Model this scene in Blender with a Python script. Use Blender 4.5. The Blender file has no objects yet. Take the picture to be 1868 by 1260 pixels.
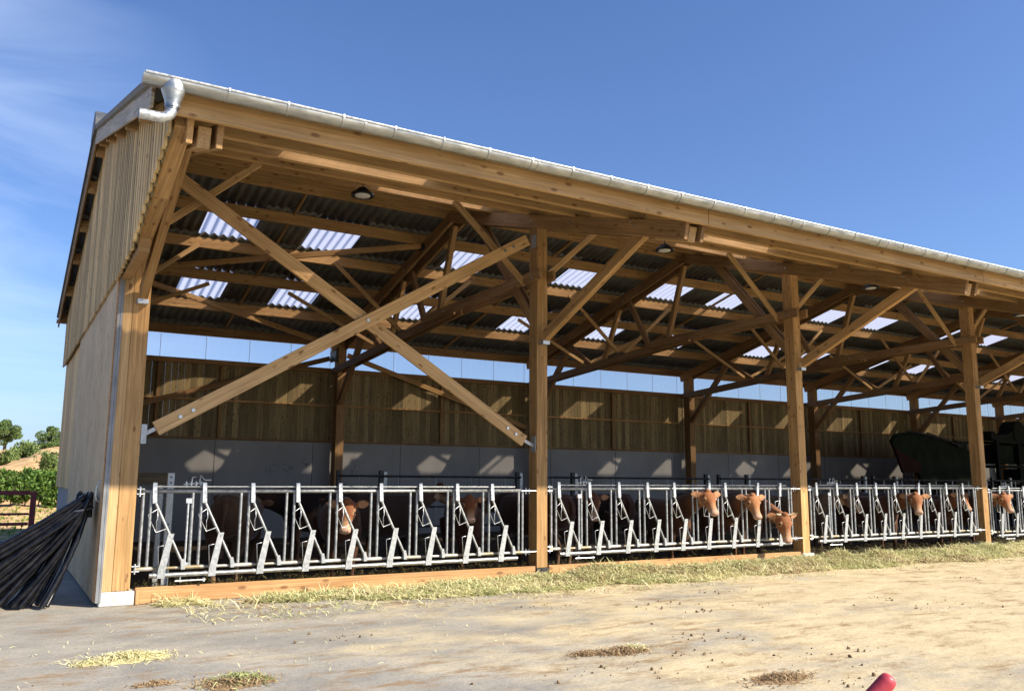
import bpy, bmesh, math, random
from mathutils import Vector, Matrix, Euler, noise as mnoise
R = math.radians
random.seed(7)
scene = bpy.context.scene
COL = scene.collection

# ------------------------------------------------------------ camera
cam_d = bpy.data.cameras.new('camera'); cam = bpy.data.objects.new('camera', cam_d); COL.objects.link(cam)
yaw, pitch, roll = R(30.690), R(8.868), R(0.361)
fw = Vector((math.sin(yaw)*math.cos(pitch), math.cos(yaw)*math.cos(pitch), math.sin(pitch)))
rt = Vector((math.cos(yaw), -math.sin(yaw), 0)); up = rt.cross(fw)
r2 = rt*math.cos(roll)+up*math.sin(roll); u2 = up*math.cos(roll)-rt*math.sin(roll)
m = Matrix((r2, u2, -fw)).transposed().to_4x4(); m.translation = Vector((-1.4775, -11.4737, 1.5272))
cam.matrix_world = m
cam_d.sensor_width = 36; cam_d.sensor_fit = 'HORIZONTAL'; cam_d.lens = 1558.77/1868*36
cam_d.clip_start = .05; cam_d.clip_end = 3000
scene.camera = cam

# ------------------------------------------------------------ light
SUN = Vector((.85, -1.0, .89)).normalized()
sl = bpy.data.lights.new('sun', 'SUN'); sl.energy = 4.6; sl.angle = R(.75); sl.color = (1, .90, .74)
so = bpy.data.objects.new('sun', sl); COL.objects.link(so)
so.rotation_euler = (-SUN).to_track_quat('-Z', 'Y').to_euler()
elev = math.asin(SUN.z); azim = math.atan2(SUN.x, SUN.y)
world = bpy.data.worlds.new('World'); scene.world = world; world.use_nodes = True
nt = world.node_tree; N = nt.nodes; L = nt.links
bg = N['Background']
sky = N.new('ShaderNodeTexSky'); sky.sky_type = 'NISHITA'; sky.sun_disc = False
sky.sun_elevation = elev; sky.sun_rotation = azim; sky.air_density = 1.0; sky.dust_density = 1.1; sky.ozone_density = 2.5
tc = N.new('ShaderNodeTexCoord')
mp = N.new('ShaderNodeMapping'); mp.inputs['Rotation'].default_value = (R(-14), R(10), R(38)); mp.inputs['Scale'].default_value = (1.1, 2.2, 6.5)
L.new(tc.outputs['Generated'], mp.inputs[0])
n1 = N.new('ShaderNodeTexNoise'); n1.inputs['Scale'].default_value = 1.5; n1.inputs['Detail'].default_value = 9; n1.inputs['Roughness'].default_value = .58; n1.inputs['Distortion'].default_value = .55
L.new(mp.outputs[0], n1.inputs['Vector'])
cr = N.new('ShaderNodeValToRGB'); cr.color_ramp.elements[0].position = .34; cr.color_ramp.elements[1].position = .74
L.new(n1.outputs[0], cr.inputs[0])
# the thin cloud veil stands over the north-west, low and to the left of the barn
dotn = N.new('ShaderNodeVectorMath'); dotn.operation = 'DOT_PRODUCT'; dotn.inputs[1].default_value = Vector((-.38, .92, .08)).normalized()
L.new(tc.outputs['Generated'], dotn.inputs[0])
mr = N.new('ShaderNodeMapRange'); mr.inputs[1].default_value = .79; mr.inputs[2].default_value = .955; mr.inputs[3].default_value = .0; mr.inputs[4].default_value = 1
L.new(dotn.outputs['Value'], mr.inputs[0])
mu = N.new('ShaderNodeMath'); mu.operation = 'MULTIPLY'; L.new(cr.outputs[0], mu.inputs[0]); L.new(mr.outputs[0], mu.inputs[1])
mu2 = N.new('ShaderNodeMath'); mu2.operation = 'MULTIPLY'; mu2.inputs[1].default_value = .8; L.new(mu.outputs[0], mu2.inputs[0])
tint = N.new('ShaderNodeMixRGB'); tint.blend_type = 'MULTIPLY'; tint.inputs[0].default_value = 1; tint.inputs[2].default_value = (.80, .96, 1.28, 1)
L.new(sky.outputs[0], tint.inputs[1])
mix = N.new('ShaderNodeMixRGB'); L.new(mu2.outputs[0], mix.inputs[0]); L.new(tint.outputs[0], mix.inputs[1]); mix.inputs[2].default_value = (6.2, 7.4, 9.6, 1)
L.new(mix.outputs[0], bg.inputs[0]); bg.inputs[1].default_value = .068
scene.view_settings.view_transform = 'Standard'; scene.view_settings.look = 'None'; scene.view_settings.exposure = 1.12; scene.view_settings.gamma = 1

# ------------------------------------------------------------ materials
def newmat(name):
    mt = bpy.data.materials.new(name); mt.use_nodes = True
    return mt, mt.node_tree.nodes, mt.node_tree.links, mt.node_tree.nodes['Principled BSDF']
def rgb(c): return (c[0], c[1], c[2], 1)
def ramp(N, pts):
    r = N.new('ShaderNodeValToRGB'); e = r.color_ramp.elements
    while len(e) < len(pts): e.new(.5)
    for i, (p, c) in enumerate(pts):
        e[i].position = p; e[i].color = rgb(c) if hasattr(c, '__len__') else (c, c, c, 1)
    return r
def wood(name, ca, cb, knots=.5, grey=0., rough=.7, island=False, axis=0, knotcol=(.16, .075, .03), kscale=1.):
    mt, N, L, P = newmat(name)
    tc = N.new('ShaderNodeTexCoord'); oi = N.new('ShaderNodeObjectInfo')
    add = N.new('ShaderNodeVectorMath'); add.operation = 'ADD'
    sc = N.new('ShaderNodeVectorMath'); sc.operation = 'SCALE'; sc.inputs['Scale'].default_value = 37.
    comb = N.new('ShaderNodeCombineXYZ')
    if island:
        g = N.new('ShaderNodeNewGeometry'); src = g.outputs['Random Per Island']
    else: src = oi.outputs['Random']
    for i in range(3): L.new(src, comb.inputs[i])
    L.new(comb.outputs[0], sc.inputs[0]); L.new(tc.outputs['Object'], add.inputs[0]); L.new(sc.outputs[0], add.inputs[1])
    s = [9, 9, 9]; s[axis] = .55
    mp = N.new('ShaderNodeMapping'); mp.inputs['Scale'].default_value = s; L.new(add.outputs[0], mp.inputs[0])
    n = N.new('ShaderNodeTexNoise'); n.inputs['Scale'].default_value = 2.2; n.inputs['Detail'].default_value = 7; n.inputs['Roughness'].default_value = .65; n.inputs['Distortion'].default_value = .4
    L.new(mp.outputs[0], n.inputs['Vector'])
    r = ramp(N, [(.3, ca), (.7, cb)]); L.new(n.outputs[0], r.inputs[0])
    s2 = [60, 60, 60]; s2[axis] = 1.2
    mp2 = N.new('ShaderNodeMapping'); mp2.inputs['Scale'].default_value = s2; L.new(add.outputs[0], mp2.inputs[0])
    n2 = N.new('ShaderNodeTexNoise'); n2.inputs['Scale'].default_value = 1.; n2.inputs['Detail'].default_value = 3; L.new(mp2.outputs[0], n2.inputs['Vector'])
    r2 = ramp(N, [(.3, .62), (.72, 1.15)]); L.new(n2.outputs[0], r2.inputs[0])
    m1 = N.new('ShaderNodeMixRGB'); m1.blend_type = 'MULTIPLY'; m1.inputs[0].default_value = .8; L.new(r.outputs[0], m1.inputs[1]); L.new(r2.outputs[0], m1.inputs[2])
    # broad tone per piece
    hv = N.new('ShaderNodeMapRange'); hv.inputs[3].default_value = .58 if island else .78; hv.inputs[4].default_value = 1.28 if island else 1.14; L.new(src, hv.inputs[0])
    m2 = N.new('ShaderNodeMixRGB'); m2.blend_type = 'MULTIPLY'; m2.inputs[0].default_value = 1; L.new(m1.outputs[0], m2.inputs[1]); L.new(hv.outputs[0], m2.inputs[2])
    # large soft stains
    n3 = N.new('ShaderNodeTexNoise'); n3.inputs['Scale'].default_value = 1.3; n3.inputs['Detail'].default_value = 4; L.new(add.outputs[0], n3.inputs['Vector'])
    r3 = ramp(N, [(.35, .82), (.65, 1.08)]); L.new(n3.outputs[0], r3.inputs[0])
    m3 = N.new('ShaderNodeMixRGB'); m3.blend_type = 'MULTIPLY'; m3.inputs[0].default_value = .8; L.new(m2.outputs[0], m3.inputs[1]); L.new(r3.outputs[0], m3.inputs[2])
    # knots
    s4 = [11*kscale]*3; s4[axis] = 4.6*kscale
    mp4 = N.new('ShaderNodeMapping'); mp4.inputs['Scale'].default_value = s4; L.new(add.outputs[0], mp4.inputs[0])
    v = N.new('ShaderNodeTexVoronoi'); v.inputs['Scale'].default_value = 1.; L.new(mp4.outputs[0], v.inputs['Vector'])
    kr = ramp(N, [(.15, 1.), (.27, 0.)]); L.new(v.outputs['Distance'], kr.inputs[0])
    sp = N.new('ShaderNodeSeparateColor'); L.new(v.outputs['Color'], sp.inputs[0])
    gt = N.new('ShaderNodeMath'); gt.operation = 'GREATER_THAN'; gt.inputs[1].default_value = 1-knots; L.new(sp.outputs[0], gt.inputs[0])
    km = N.new('ShaderNodeMath'); km.operation = 'MULTIPLY'; L.new(kr.outputs[0], km.inputs[0]); L.new(gt.outputs[0], km.inputs[1])
    km2 = N.new('ShaderNodeMath'); km2.operation = 'MULTIPLY'; km2.inputs[1].default_value = .8; L.new(km.outputs[0], km2.inputs[0])
    m4 = N.new('ShaderNodeMixRGB'); L.new(km2.outputs[0], m4.inputs[0]); L.new(m3.outputs[0], m4.inputs[1]); m4.inputs[2].default_value = rgb(knotcol)
    L.new(m4.outputs[0], P.inputs['Base Color']); P.inputs['Roughness'].default_value = rough
    P.inputs['Specular IOR Level'].default_value = .25
    bp = N.new('ShaderNodeBump'); bp.inputs['Strength'].default_value = .25; bp.inputs['Distance'].default_value = .01
    L.new(n2.outputs[0], bp.inputs['Height']); L.new(bp.outputs[0], P.inputs['Normal'])
    return mt
def noisy(name, ca, cb, scale=6, rough=.6, metal=0, detail=6, bump=.1, spec=.5, lo=.35, hi=.65, coord='Object', stretch=None, rvar=None):
    mt, N, L, P = newmat(name)
    tc = N.new('ShaderNodeTexCoord'); src = tc.outputs[coord]
    if stretch:
        mp = N.new('ShaderNodeMapping'); mp.inputs['Scale'].default_value = stretch; L.new(src, mp.inputs[0]); src = mp.outputs[0]
    n = N.new('ShaderNodeTexNoise'); n.inputs['Scale'].default_value = scale; n.inputs['Detail'].default_value = detail; n.inputs['Roughness'].default_value = .6
    L.new(src, n.inputs['Vector'])
    r = ramp(N, [(lo, ca), (hi, cb)]); L.new(n.outputs[0], r.inputs[0]); L.new(r.outputs[0], P.inputs['Base Color'])
    P.inputs['Roughness'].default_value = rough; P.inputs['Metallic'].default_value = metal; P.inputs['Specular IOR Level'].default_value = spec
    if rvar:
        rr = ramp(N, [(.3, rvar[0]), (.7, rvar[1])]); L.new(n.outputs[0], rr.inputs[0]); L.new(rr.outputs[0], P.inputs['Roughness'])
    if bump:
        bp = N.new('ShaderNodeBump'); bp.inputs['Strength'].default_value = bump; bp.inputs['Distance'].default_value = .02
        L.new(n.outputs[0], bp.inputs['Height']); L.new(bp.outputs[0], P.inputs['Normal'])
    return mt
M = {}
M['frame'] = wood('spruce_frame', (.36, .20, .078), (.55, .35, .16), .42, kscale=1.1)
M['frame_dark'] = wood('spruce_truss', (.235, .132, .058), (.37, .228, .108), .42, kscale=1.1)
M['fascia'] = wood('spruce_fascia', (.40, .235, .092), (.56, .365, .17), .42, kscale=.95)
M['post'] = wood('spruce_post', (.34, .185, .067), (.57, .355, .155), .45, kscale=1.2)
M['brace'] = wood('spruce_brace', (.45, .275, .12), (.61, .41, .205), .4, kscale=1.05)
M['channel'] = noisy('shaded_channel', (.17, .18, .19), (.27, .28, .29), 9, .55, .5, bump=.04, stretch=(1, 1, .3))  # darker galvanised copy; the corner's shade is put into its colour
M['sill'] = wood('spruce_sill', (.50, .26, .10), (.68, .40, .19), .4, kscale=.8)
M['verge'] = wood('grey_board', (.30, .27, .22), (.47, .43, .36), .15)
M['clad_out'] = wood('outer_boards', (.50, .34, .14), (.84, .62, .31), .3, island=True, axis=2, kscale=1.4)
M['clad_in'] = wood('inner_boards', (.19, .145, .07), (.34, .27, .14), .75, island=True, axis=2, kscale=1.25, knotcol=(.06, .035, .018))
M['ply'] = wood('plywood', (.60, .44, .245), (.79, .61, .37), .35, axis=2, kscale=.9, knotcol=(.25, .15, .08))
M['galv'] = noisy('galvanised', (.42, .45, .47), (.66, .68, .70), 26, .42, .85, bump=.04, rvar=(.33, .55))
M['galv_dull'] = noisy('galvanised_rail', (.27, .285, .29), (.43, .44, .44), 18, .5, .88, bump=.05, rvar=(.4, .6))
M['rail_dirty'] = noisy('stained_rail', (.26, .21, .12), (.50, .50, .48), 3.5, .55, .5, bump=.05, lo=.40, hi=.58)
M['galv_plate'] = noisy('galvanised_plate', (.30, .32, .325), (.47, .48, .48), 30, .5, .6, bump=.04)
M['gutter'] = noisy('zinc_gutter', (.27, .29, .30), (.44, .45, .44), 5, .40, .95, bump=.03, rvar=(.30, .5), stretch=(1, 3, 3))
M['dark_steel'] = noisy('dark_steel', (.02, .022, .024), (.06, .06, .06), 10, .5, .6)
M['lamp_black'] = noisy('lamp_black', (.012, .012, .013), (.02, .02, .02), 20, .4)
M['lens'] = noisy('lamp_lens', (.62, .62, .6), (.72, .72, .7), 20, .3, bump=0)
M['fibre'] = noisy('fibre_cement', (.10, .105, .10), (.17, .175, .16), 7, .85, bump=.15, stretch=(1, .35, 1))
M['flash'] = noisy('fibre_edge', (.13, .12, .10), (.21, .195, .165), 9, .85)
M['ridge'] = noisy('ridge_piece', (.045, .05, .06), (.08, .085, .095), 8, .6)
M['concrete_wall'] = noisy('precast_concrete', (.215, .225, .235), (.30, .305, .31), 1.1, .9, bump=.08, lo=.3, hi=.7, stretch=(1, 1, .5))
M['footing'] = noisy('footing_concrete', (.42, .41, .38), (.56, .55, .52), 14, .85, bump=.2)
M['kerb'] = noisy('kerb_concrete', (.09, .085, .08), (.15, .14, .13), 8, .9)
M['red_paint'] = noisy('dark_red_paint', (.17, .022, .024), (.26, .04, .04), 9, .5, bump=.05)
M['red_tube'] = noisy('bright_red_paint', (.36, .030, .045), (.52, .06, .08), 22, .45, bump=.03)
M['pipe_black'] = noisy('black_plastic', (.002, .002, .004), (.010, .010, .011), 9, .3, bump=.03, rvar=(.16, .34), stretch=(1, 1, 1), spec=.35)
M['rope'] = noisy('rope', (.03, .035, .05), (.06, .07, .10), 30, .6)
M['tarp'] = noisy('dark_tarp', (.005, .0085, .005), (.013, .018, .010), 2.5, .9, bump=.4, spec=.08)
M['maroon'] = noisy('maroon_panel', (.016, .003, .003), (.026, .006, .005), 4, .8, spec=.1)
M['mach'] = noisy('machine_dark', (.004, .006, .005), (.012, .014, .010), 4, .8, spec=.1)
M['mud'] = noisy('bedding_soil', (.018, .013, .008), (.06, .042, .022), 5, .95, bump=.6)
M['horn'] = noisy('horn', (.35, .28, .17), (.5, .42, .28), 10, .5)
M['eye'] = noisy('eye_dark', (.006, .004, .003), (.012, .008, .006), 10, .12, bump=0)
M['box_wood'] = wood('old_box_wood', (.07, .052, .03), (.13, .10, .06), .3)
M['stone'] = noisy('clod', (.10, .065, .035), (.22, .15, .085), 20, .95, bump=.3)
M['trunk'] = noisy('bark', (.05, .038, .026), (.10, .08, .055), 8, .9, bump=.4, stretch=(1, 1, .3))

def clear_sheet(name, tcol, mixf, dcol):
    mt, N, L, P = newmat(name)
    out = N['Material Output']; tr = N.new('ShaderNodeBsdfTransparent'); tr.inputs[0].default_value = rgb(tcol)
    tl = N.new('ShaderNodeBsdfTranslucent'); tl.inputs[0].default_value = rgb(dcol)
    gl = N.new('ShaderNodeBsdfGlossy'); gl.inputs['Roughness'].default_value = .15; gl.inputs[0].default_value = rgb((.9, .9, .9))
    a = N.new('ShaderNodeMixShader'); a.inputs[0].default_value = mixf; L.new(tr.outputs[0], a.inputs[1]); L.new(tl.outputs[0], a.inputs[2])
    b = N.new('ShaderNodeMixShader'); lw = N.new('ShaderNodeLayerWeight'); lw.inputs[0].default_value = .5; pw = N.new('ShaderNodeMath'); pw.operation = 'POWER'; pw.inputs[1].default_value = 5.; L.new(lw.outputs['Facing'], pw.inputs[0]); ml = N.new('ShaderNodeMath'); ml.operation = 'MULTIPLY_ADD'; ml.inputs[1].default_value = .75; ml.inputs[2].default_value = .04; L.new(pw.outputs[0], ml.inputs[0]); L.new(ml.outputs[0], b.inputs[0]); L.new(a.outputs[0], b.inputs[1]); L.new(gl.outputs[0], b.inputs[2])
    L.new(b.outputs[0], out.inputs[0]); N.remove(P)
    return mt
M['skylight'] = clear_sheet('skylight_sheet', (.66, .59, .53), .48, (.62, .65, .82))
M['clear'] = clear_sheet('clear_wall_sheet', (.95, .97, 1), .20, (.9, .92, .95))

def ground_mat():
    mt, N, L, P = newmat('yard_ground'); tc = N.new('ShaderNodeTexCoord'); geo = N.new('ShaderNodeNewGeometry')
    def noise(sc, det=6, stretch=(1, 1, 1), rotz=0, rough=.6, dist=0):
        mp = N.new('ShaderNodeMapping'); mp.inputs['Scale'].default_value = stretch; mp.inputs['Rotation'].default_value = (0, 0, rotz)
        L.new(tc.outputs['Object'], mp.inputs[0])
        n = N.new('ShaderNodeTexNoise'); n.inputs['Scale'].default_value = sc; n.inputs['Detail'].default_value = det; n.inputs['Roughness'].default_value = rough; n.inputs['Distortion'].default_value = dist
        L.new(mp.outputs[0], n.inputs['Vector']); return n.outputs[0]
    def mixc(f, a, b, mode='MIX', fac=None):
        x = N.new('ShaderNodeMixRGB'); x.blend_type = mode
        if f is not None: L.new(f, x.inputs[0])
        else: x.inputs[0].default_value = fac
        for i, v in ((1, a), (2, b)):
            if hasattr(v, 'links'): L.new(v, x.inputs[i])
            else: x.inputs[i].default_value = rgb(v)
        return x.outputs[0]
    def rmp(s, pts): r = ramp(N, pts); L.new(s, r.inputs[0]); return r.outputs[0]
    def mth(op, a, b):
        x = N.new('ShaderNodeMath'); x.operation = op
        for i, v in enumerate((a, b)):
            if hasattr(v, 'links'): L.new(v, x.inputs[i])
            else: x.inputs[i].default_value = v
        return x.outputs[0]
    conc = mixc(rmp(noise(1.3, 10, (.7, 1.0, 1), R(8), .68, .2), [(.34, 0.), (.66, 1.)]), (.225, .22, .205), (.40, .37, .31))
    # damp-looking darker scrape marks
    dk = rmp(noise(.7, 9, (.7, 1.2, 1), R(12), .7, .2), [(.50, 0.), (.66, 1.)])
    conc = mixc(mth('MULTIPLY', dk, .45), conc, (.135, .13, .12))
    # dust cover: stronger towards the right foreground
    sep = N.new('ShaderNodeSeparateXYZ'); L.new(geo.outputs['Position'], sep.inputs[0])
    g = mth('ADD', mth('MULTIPLY', sep.outputs[0], .085), mth('MULTIPLY', sep.outputs[1], -.055))
    g = mth('ADD', g, mth('MULTIPLY', mth('SUBTRACT', noise(.62, 10, (.75, 1.15, 1), R(10), .72, .2), .5), 2.7))
    g = mth('ADD', g, -.10)
    dustf = rmp(g, [(.20, 0.), (.75, 1.)])
    dust = mixc(rmp(noise(2.2, 9, (.8, 1.3, 1), R(10), .7), [(.32, 0.), (.68, 1.)]), (.44, .362, .225), (.62, .52, .34))
    c = mixc(dustf, conc, dust)
    # brown trodden streaks
    st = rmp(noise(2.4, 10, (.7, 1.5, 1), R(9), .78, .1), [(.50, 0.), (.62, 1.)])
    st2 = rmp(noise(.33, 5, (.6, 1.6, 1), R(9), .6), [(.40, 0.), (.56, 1.)])
    c = mixc(mth('MULTIPLY', mth('MULTIPLY', st, st2), .92), c, (.25, .165, .085))
    fine = rmp(noise(30, 5), [(.3, .80), (.7, 1.14)])
    c = mixc(None, c, fine, 'MULTIPLY', .8)
    sp = rmp(noise(9, 4, (1, 1.5, 1)), [(.66, 0.), (.73, 1.)])
    c = mixc(mth('MULTIPLY', sp, .5), c, (.17, .11, .06))
    # beyond the slab: dirt and grass
    gr = mixc(rmp(noise(1.3, 8), [(.40, 0.), (.6, 1.)]), (.40, .27, .13), (.13, .15, .045))
    by = rmp(mth('MULTIPLY', sep.outputs[1], .05), [(.60, 0.), (.66, 1.)])
    c = mixc(by, c, gr)
    L.new(c, P.inputs['Base Color']); P.inputs['Roughness'].default_value = .92; P.inputs['Specular IOR Level'].default_value = .2
    bp = N.new('ShaderNodeBump'); bp.inputs['Strength'].default_value = .5; bp.inputs['Distance'].default_value = .03
    L.new(mth('ADD', noise(6, 9, (.7, 1.4, 1), 0, .7), mth('MULTIPLY', noise(45, 4), .3)), bp.inputs['Height']); L.new(bp.outputs[0], P.inputs['Normal'])
    return mt
M['ground'] = ground_mat()
M['sand'] = noisy('sand_bank', (.38, .235, .10), (.64, .43, .215), 1.6, .95, bump=.8, coord='Object', detail=10)

def foliage(name, ca, cb):
    mt, N, L, P = newmat(name); g = N.new('ShaderNodeNewGeometry')
    r = ramp(N, [(0, ca), (1, cb)]); L.new(g.outputs['Random Per Island'], r.inputs[0]); L.new(r.outputs[0], P.inputs['Base Color'])
    P.inputs['Roughness'].default_value = .6; P.inputs['Specular IOR Level'].default_value = .3
    tl = N.new('ShaderNodeBsdfTranslucent'); L.new(r.outputs[0], tl.inputs[0])
    mx = N.new('ShaderNodeMixShader'); mx.inputs[0].default_value = .3; L.new(P.outputs[0], mx.inputs[1]); L.new(tl.outputs[0], mx.inputs[2])
    L.new(mx.outputs[0], N['Material Output'].inputs[0]); return mt
M['leaf'] = foliage('tree_leaf', (.07, .12, .035), (.16, .23, .07))
M['hedge'] = foliage('hedge_leaf', (.035, .085, .012), (.13, .23, .04))
M['bush'] = foliage('bush_leaf', (.09, .15, .04), (.22, .28, .09))
M['weed'] = foliage('weed_leaf', (.12, .20, .03), (.25, .30, .06))
M['hay'] = foliage('cut_grass', (.50, .46, .22), (.88, .83, .52))
M['haygreen'] = foliage('green_hay', (.22, .26, .09), (.62, .64, .32))
M['haybrown'] = foliage('brown_hay', (.24, .16, .085), (.50, .36, .21))
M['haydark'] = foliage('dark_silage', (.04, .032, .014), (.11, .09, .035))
M['hayseat'] = noisy('hay_bed', (.13, .11, .045), (.30, .26, .11), 18, .95, bump=.8)  # bed darkened so its colour supplies the shade between blades

def cow_mat():
    mt, N, L, P = newmat('coat'); at = N.new('ShaderNodeAttribute'); at.attribute_name = 'coat'
    tc = N.new('ShaderNodeTexCoord'); n = N.new('ShaderNodeTexNoise'); n.inputs['Scale'].default_value = 28; n.inputs['Detail'].default_value = 5; L.new(tc.outputs['Object'], n.inputs['Vector'])
    r = ramp(N, [(.3, .78), (.7, 1.2)]); L.new(n.outputs[0], r.inputs[0])
    oi = N.new('ShaderNodeObjectInfo')
    mx = N.new('ShaderNodeMixRGB'); mx.blend_type = 'MULTIPLY'; mx.inputs[0].default_value = 1; L.new(at.outputs['Color'], mx.inputs[1]); L.new(r.outputs[0], mx.inputs[2])
    L.new(mx.outputs[0], P.inputs['Base Color']); P.inputs['Roughness'].default_value = .75; P.inputs['Specular IOR Level'].default_value = .2
    P.inputs['Sheen Weight'].default_value = .15
    bp = N.new('ShaderNodeBump'); bp.inputs['Strength'].default_value = .3; bp.inputs['Distance'].default_value = .01
    L.new(n.outputs[0], bp.inputs['Height']); L.new(bp.outputs[0], P.inputs['Normal'])
    return mt
M['coat'] = cow_mat()

# ------------------------------------------------------------ helpers
def tag(o, label=None, cat=None, group=None, kind=None):
    if label: o['label'] = label
    if cat: o['category'] = cat
    if group: o['group'] = group
    if kind: o['kind'] = kind
    return o
def empty(name, loc, label, cat, group=None, rz=0):
    o = bpy.data.objects.new(name, None); COL.objects.link(o); o.location = loc; o.rotation_euler = (0, 0, rz)
    o.empty_display_size = .2
    return tag(o, label, cat, group)
def link(name, me, mat, parent=None):
    o = bpy.data.objects.new(name, me); COL.objects.link(o)
    if mat is not None and not me.materials: me.materials.append(mat)
    if parent is not None: o.parent = parent
    return o
def frombm(name, bm, mat, parent=None, smooth=False):
    bmesh.ops.recalc_face_normals(bm, faces=bm.faces)
    me = bpy.data.meshes.new(name); bm.to_mesh(me); bm.free()
    if smooth:
        for p in me.polygons: p.use_smooth = True
    return link(name, me, mat, parent)
def box_bm(bm, x0, x1, y0, y1, z0, z1, bev=0):
    vs = [bm.verts.new((x, y, z)) for x in (x0, x1) for y in (y0, y1) for z in (z0, z1)]
    for f in ((0, 1, 3, 2), (4, 6, 7, 5), (0, 4, 5, 1), (2, 3, 7, 6), (0, 2, 6, 4), (1, 5, 7, 3)): bm.faces.new([vs[i] for i in f])
def box(name, x0, x1, y0, y1, z0, z1, mat, parent=None, bev=.006):
    """box whose object origin is its centre (so wood grain follows the object's axes)"""
    c = Vector(((x0+x1)/2, (y0+y1)/2, (z0+z1)/2)); bm = bmesh.new()
    box_bm(bm, x0-c.x, x1-c.x, y0-c.y, y1-c.y, z0-c.z, z1-c.z)
    if bev: bmesh.ops.bevel(bm, geom=bm.edges[:], offset=bev, segments=1, affect='EDGES')
    o = frombm(name, bm, mat, parent); o.location = c; return o
def beam(name, p0, p1, w, h, mat, parent=None, upv=(0, 0, 1), bev=.006):
    """timber from p0 to p1; local X runs along it, w = width across, h = depth"""
    p0 = Vector(p0); p1 = Vector(p1); d = p1-p0; ln = d.length; x = d.normalized(); u = Vector(upv)
    y = u.cross(x).normalized(); z = x.cross(y).normalized()
    bm = bmesh.new(); box_bm(bm, -ln/2, ln/2, -w/2, w/2, -h/2, h/2)
    if bev: bmesh.ops.bevel(bm, geom=bm.edges[:], offset=bev, segments=1, affect='EDGES')
    o = frombm(name, bm, mat, parent)
    mt = Matrix((x, y, z)).transposed().to_4x4(); mt.translation = (p0+p1)/2
    o.matrix_local = mt; return o
def tube_bm(bm, pts, r, seg=10, caps=True, rads=None):
    pts = [Vector(p) for p in pts]; rings = []; prev = None
    for i, p in enumerate(pts):
        if i == 0: t = pts[1]-pts[0]
        elif i == len(pts)-1: t = pts[-1]-pts[-2]
        else: t = (pts[i+1]-pts[i]).normalized()+(pts[i]-pts[i-1]).normalized()
        t.normalize()
        if prev is None:
            a = Vector((0, 0, 1)) if abs(t.z) < .9 else Vector((1, 0, 0)); n = t.cross(a).normalized()
        else: n = (prev-t*prev.dot(t)).normalized()
        prev = n; b = t.cross(n); rr = rads[i] if rads else r
        rings.append([bm.verts.new(p+(n*math.cos(a)+b*math.sin(a))*rr) for a in [2*math.pi*k/seg for k in range(seg)]])
    for A, B in zip(rings, rings[1:]):
        for k in range(seg): bm.faces.new((A[k], A[(k+1) % seg], B[(k+1) % seg], B[k]))
    if caps: bm.faces.new(rings[0][::-1]); bm.faces.new(rings[-1])
    return rings
def tube(name, pts, r, mat, parent=None, seg=10, rads=None):
    bm = bmesh.new(); tube_bm(bm, pts, r, seg, True, rads); o = frombm(name, bm, mat, parent, True); sharpen(o); return o
def sharpen(o):
    try: o.data.set_sharp_from_angle(angle=R(42))
    except Exception: pass
def loft_bm(bm, rings, cap=True):
    vr = [[bm.verts.new(p) for p in r] for r in rings]; n = len(rings[0])
    for A, B in zip(vr, vr[1:]):
        for k in range(n): bm.faces.new((A[k], A[(k+1) % n], B[(k+1) % n], B[k]))
    if cap: bm.faces.new(vr[0][::-1]); bm.faces.new(vr[-1])
def prism_bm(bm, poly, axis, a, b):
    def mk(p, t):
        if axis == 0: return (t, p[0], p[1])
        if axis == 1: return (p[0], t, p[1])
        return (p[0], p[1], t)
    A = [bm.verts.new(mk(p, a)) for p in poly]; B = [bm.verts.new(mk(p, b)) for p in poly]
    bm.faces.new(A); bm.faces.new(B[::-1]); n = len(poly)
    for i in range(n): bm.faces.new((A[i], B[i], B[(i+1) % n], A[(i+1) % n]))
def copy_tree(o, parent=None, loc=None):
    c = o.copy(); COL.objects.link(c)
    if parent is not None: c.parent = parent
    if loc is not None: c.location = loc
    for ch in list(o.children): copy_tree(ch, c)
    return c

# ------------------------------------------------------------ ground and terrain
def terr(x, y):
    if y < 13: return 0.
    z = 0.
    t = min(1, (y-13)/11.); z += .45*t*t*(3-2*t)
    if y > 24:
        t = min(1, (y-24)/16.)
        n = mnoise.noise(Vector((x*.13+3.1, y*.13, .7)))*.9+mnoise.noise(Vector((x*.45, y*.45, 4.)))*.22
        hump = 2.45+.55*math.exp(-((x-1.4)/2.2)**2)-.35*math.exp(-((x+1.6)/1.5)**2)
        rise = t*t*(3-2*t)
        fall = 1 if y < 46 else max(.12, 1-(y-46)/26.)
        z += (hump+n*.45*(0 if abs(x) < 0 else 1))*rise*fall-.35*rise*fall
    if y > 60: z += min(1, (y-60)/90.)*5.0
    if y > 170: z -= min(1, (y-170)/200.)*7
    return z
def grid(name, xs, ys, zf, mat, parent=None):
    bm = bmesh.new(); V = [[bm.verts.new((x, y, zf(x, y))) for x in xs] for y in ys]
    for j in range(len(ys)-1):
        for i in range(len(xs)-1): bm.faces.new((V[j][i], V[j][i+1], V[j+1][i+1], V[j+1][i]))
    return frombm(name, bm, mat, parent, True)
def frange(a, b, s):
    o = []; v = a
    while v < b-1e-6: o.append(v); v += s
    o.append(b); return o
gxs = [-900, -400, -200, -100, -60, -40] + frange(-25, 60, 2.5) + [80, 120, 200, 400, 900]
def gzy(x, y):
    v = 0
    if -3 > y > -40: v = 0
    return v
g = grid('ground', gxs, [-900, -300, -100, -50, -30]+frange(-20, 13, 1.5)+[14, 16], lambda x, y: terr(x, y), M['ground']); tag(g, 'dusty concrete yard with brown streaks in front of the barn', 'ground', kind='structure')
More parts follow.
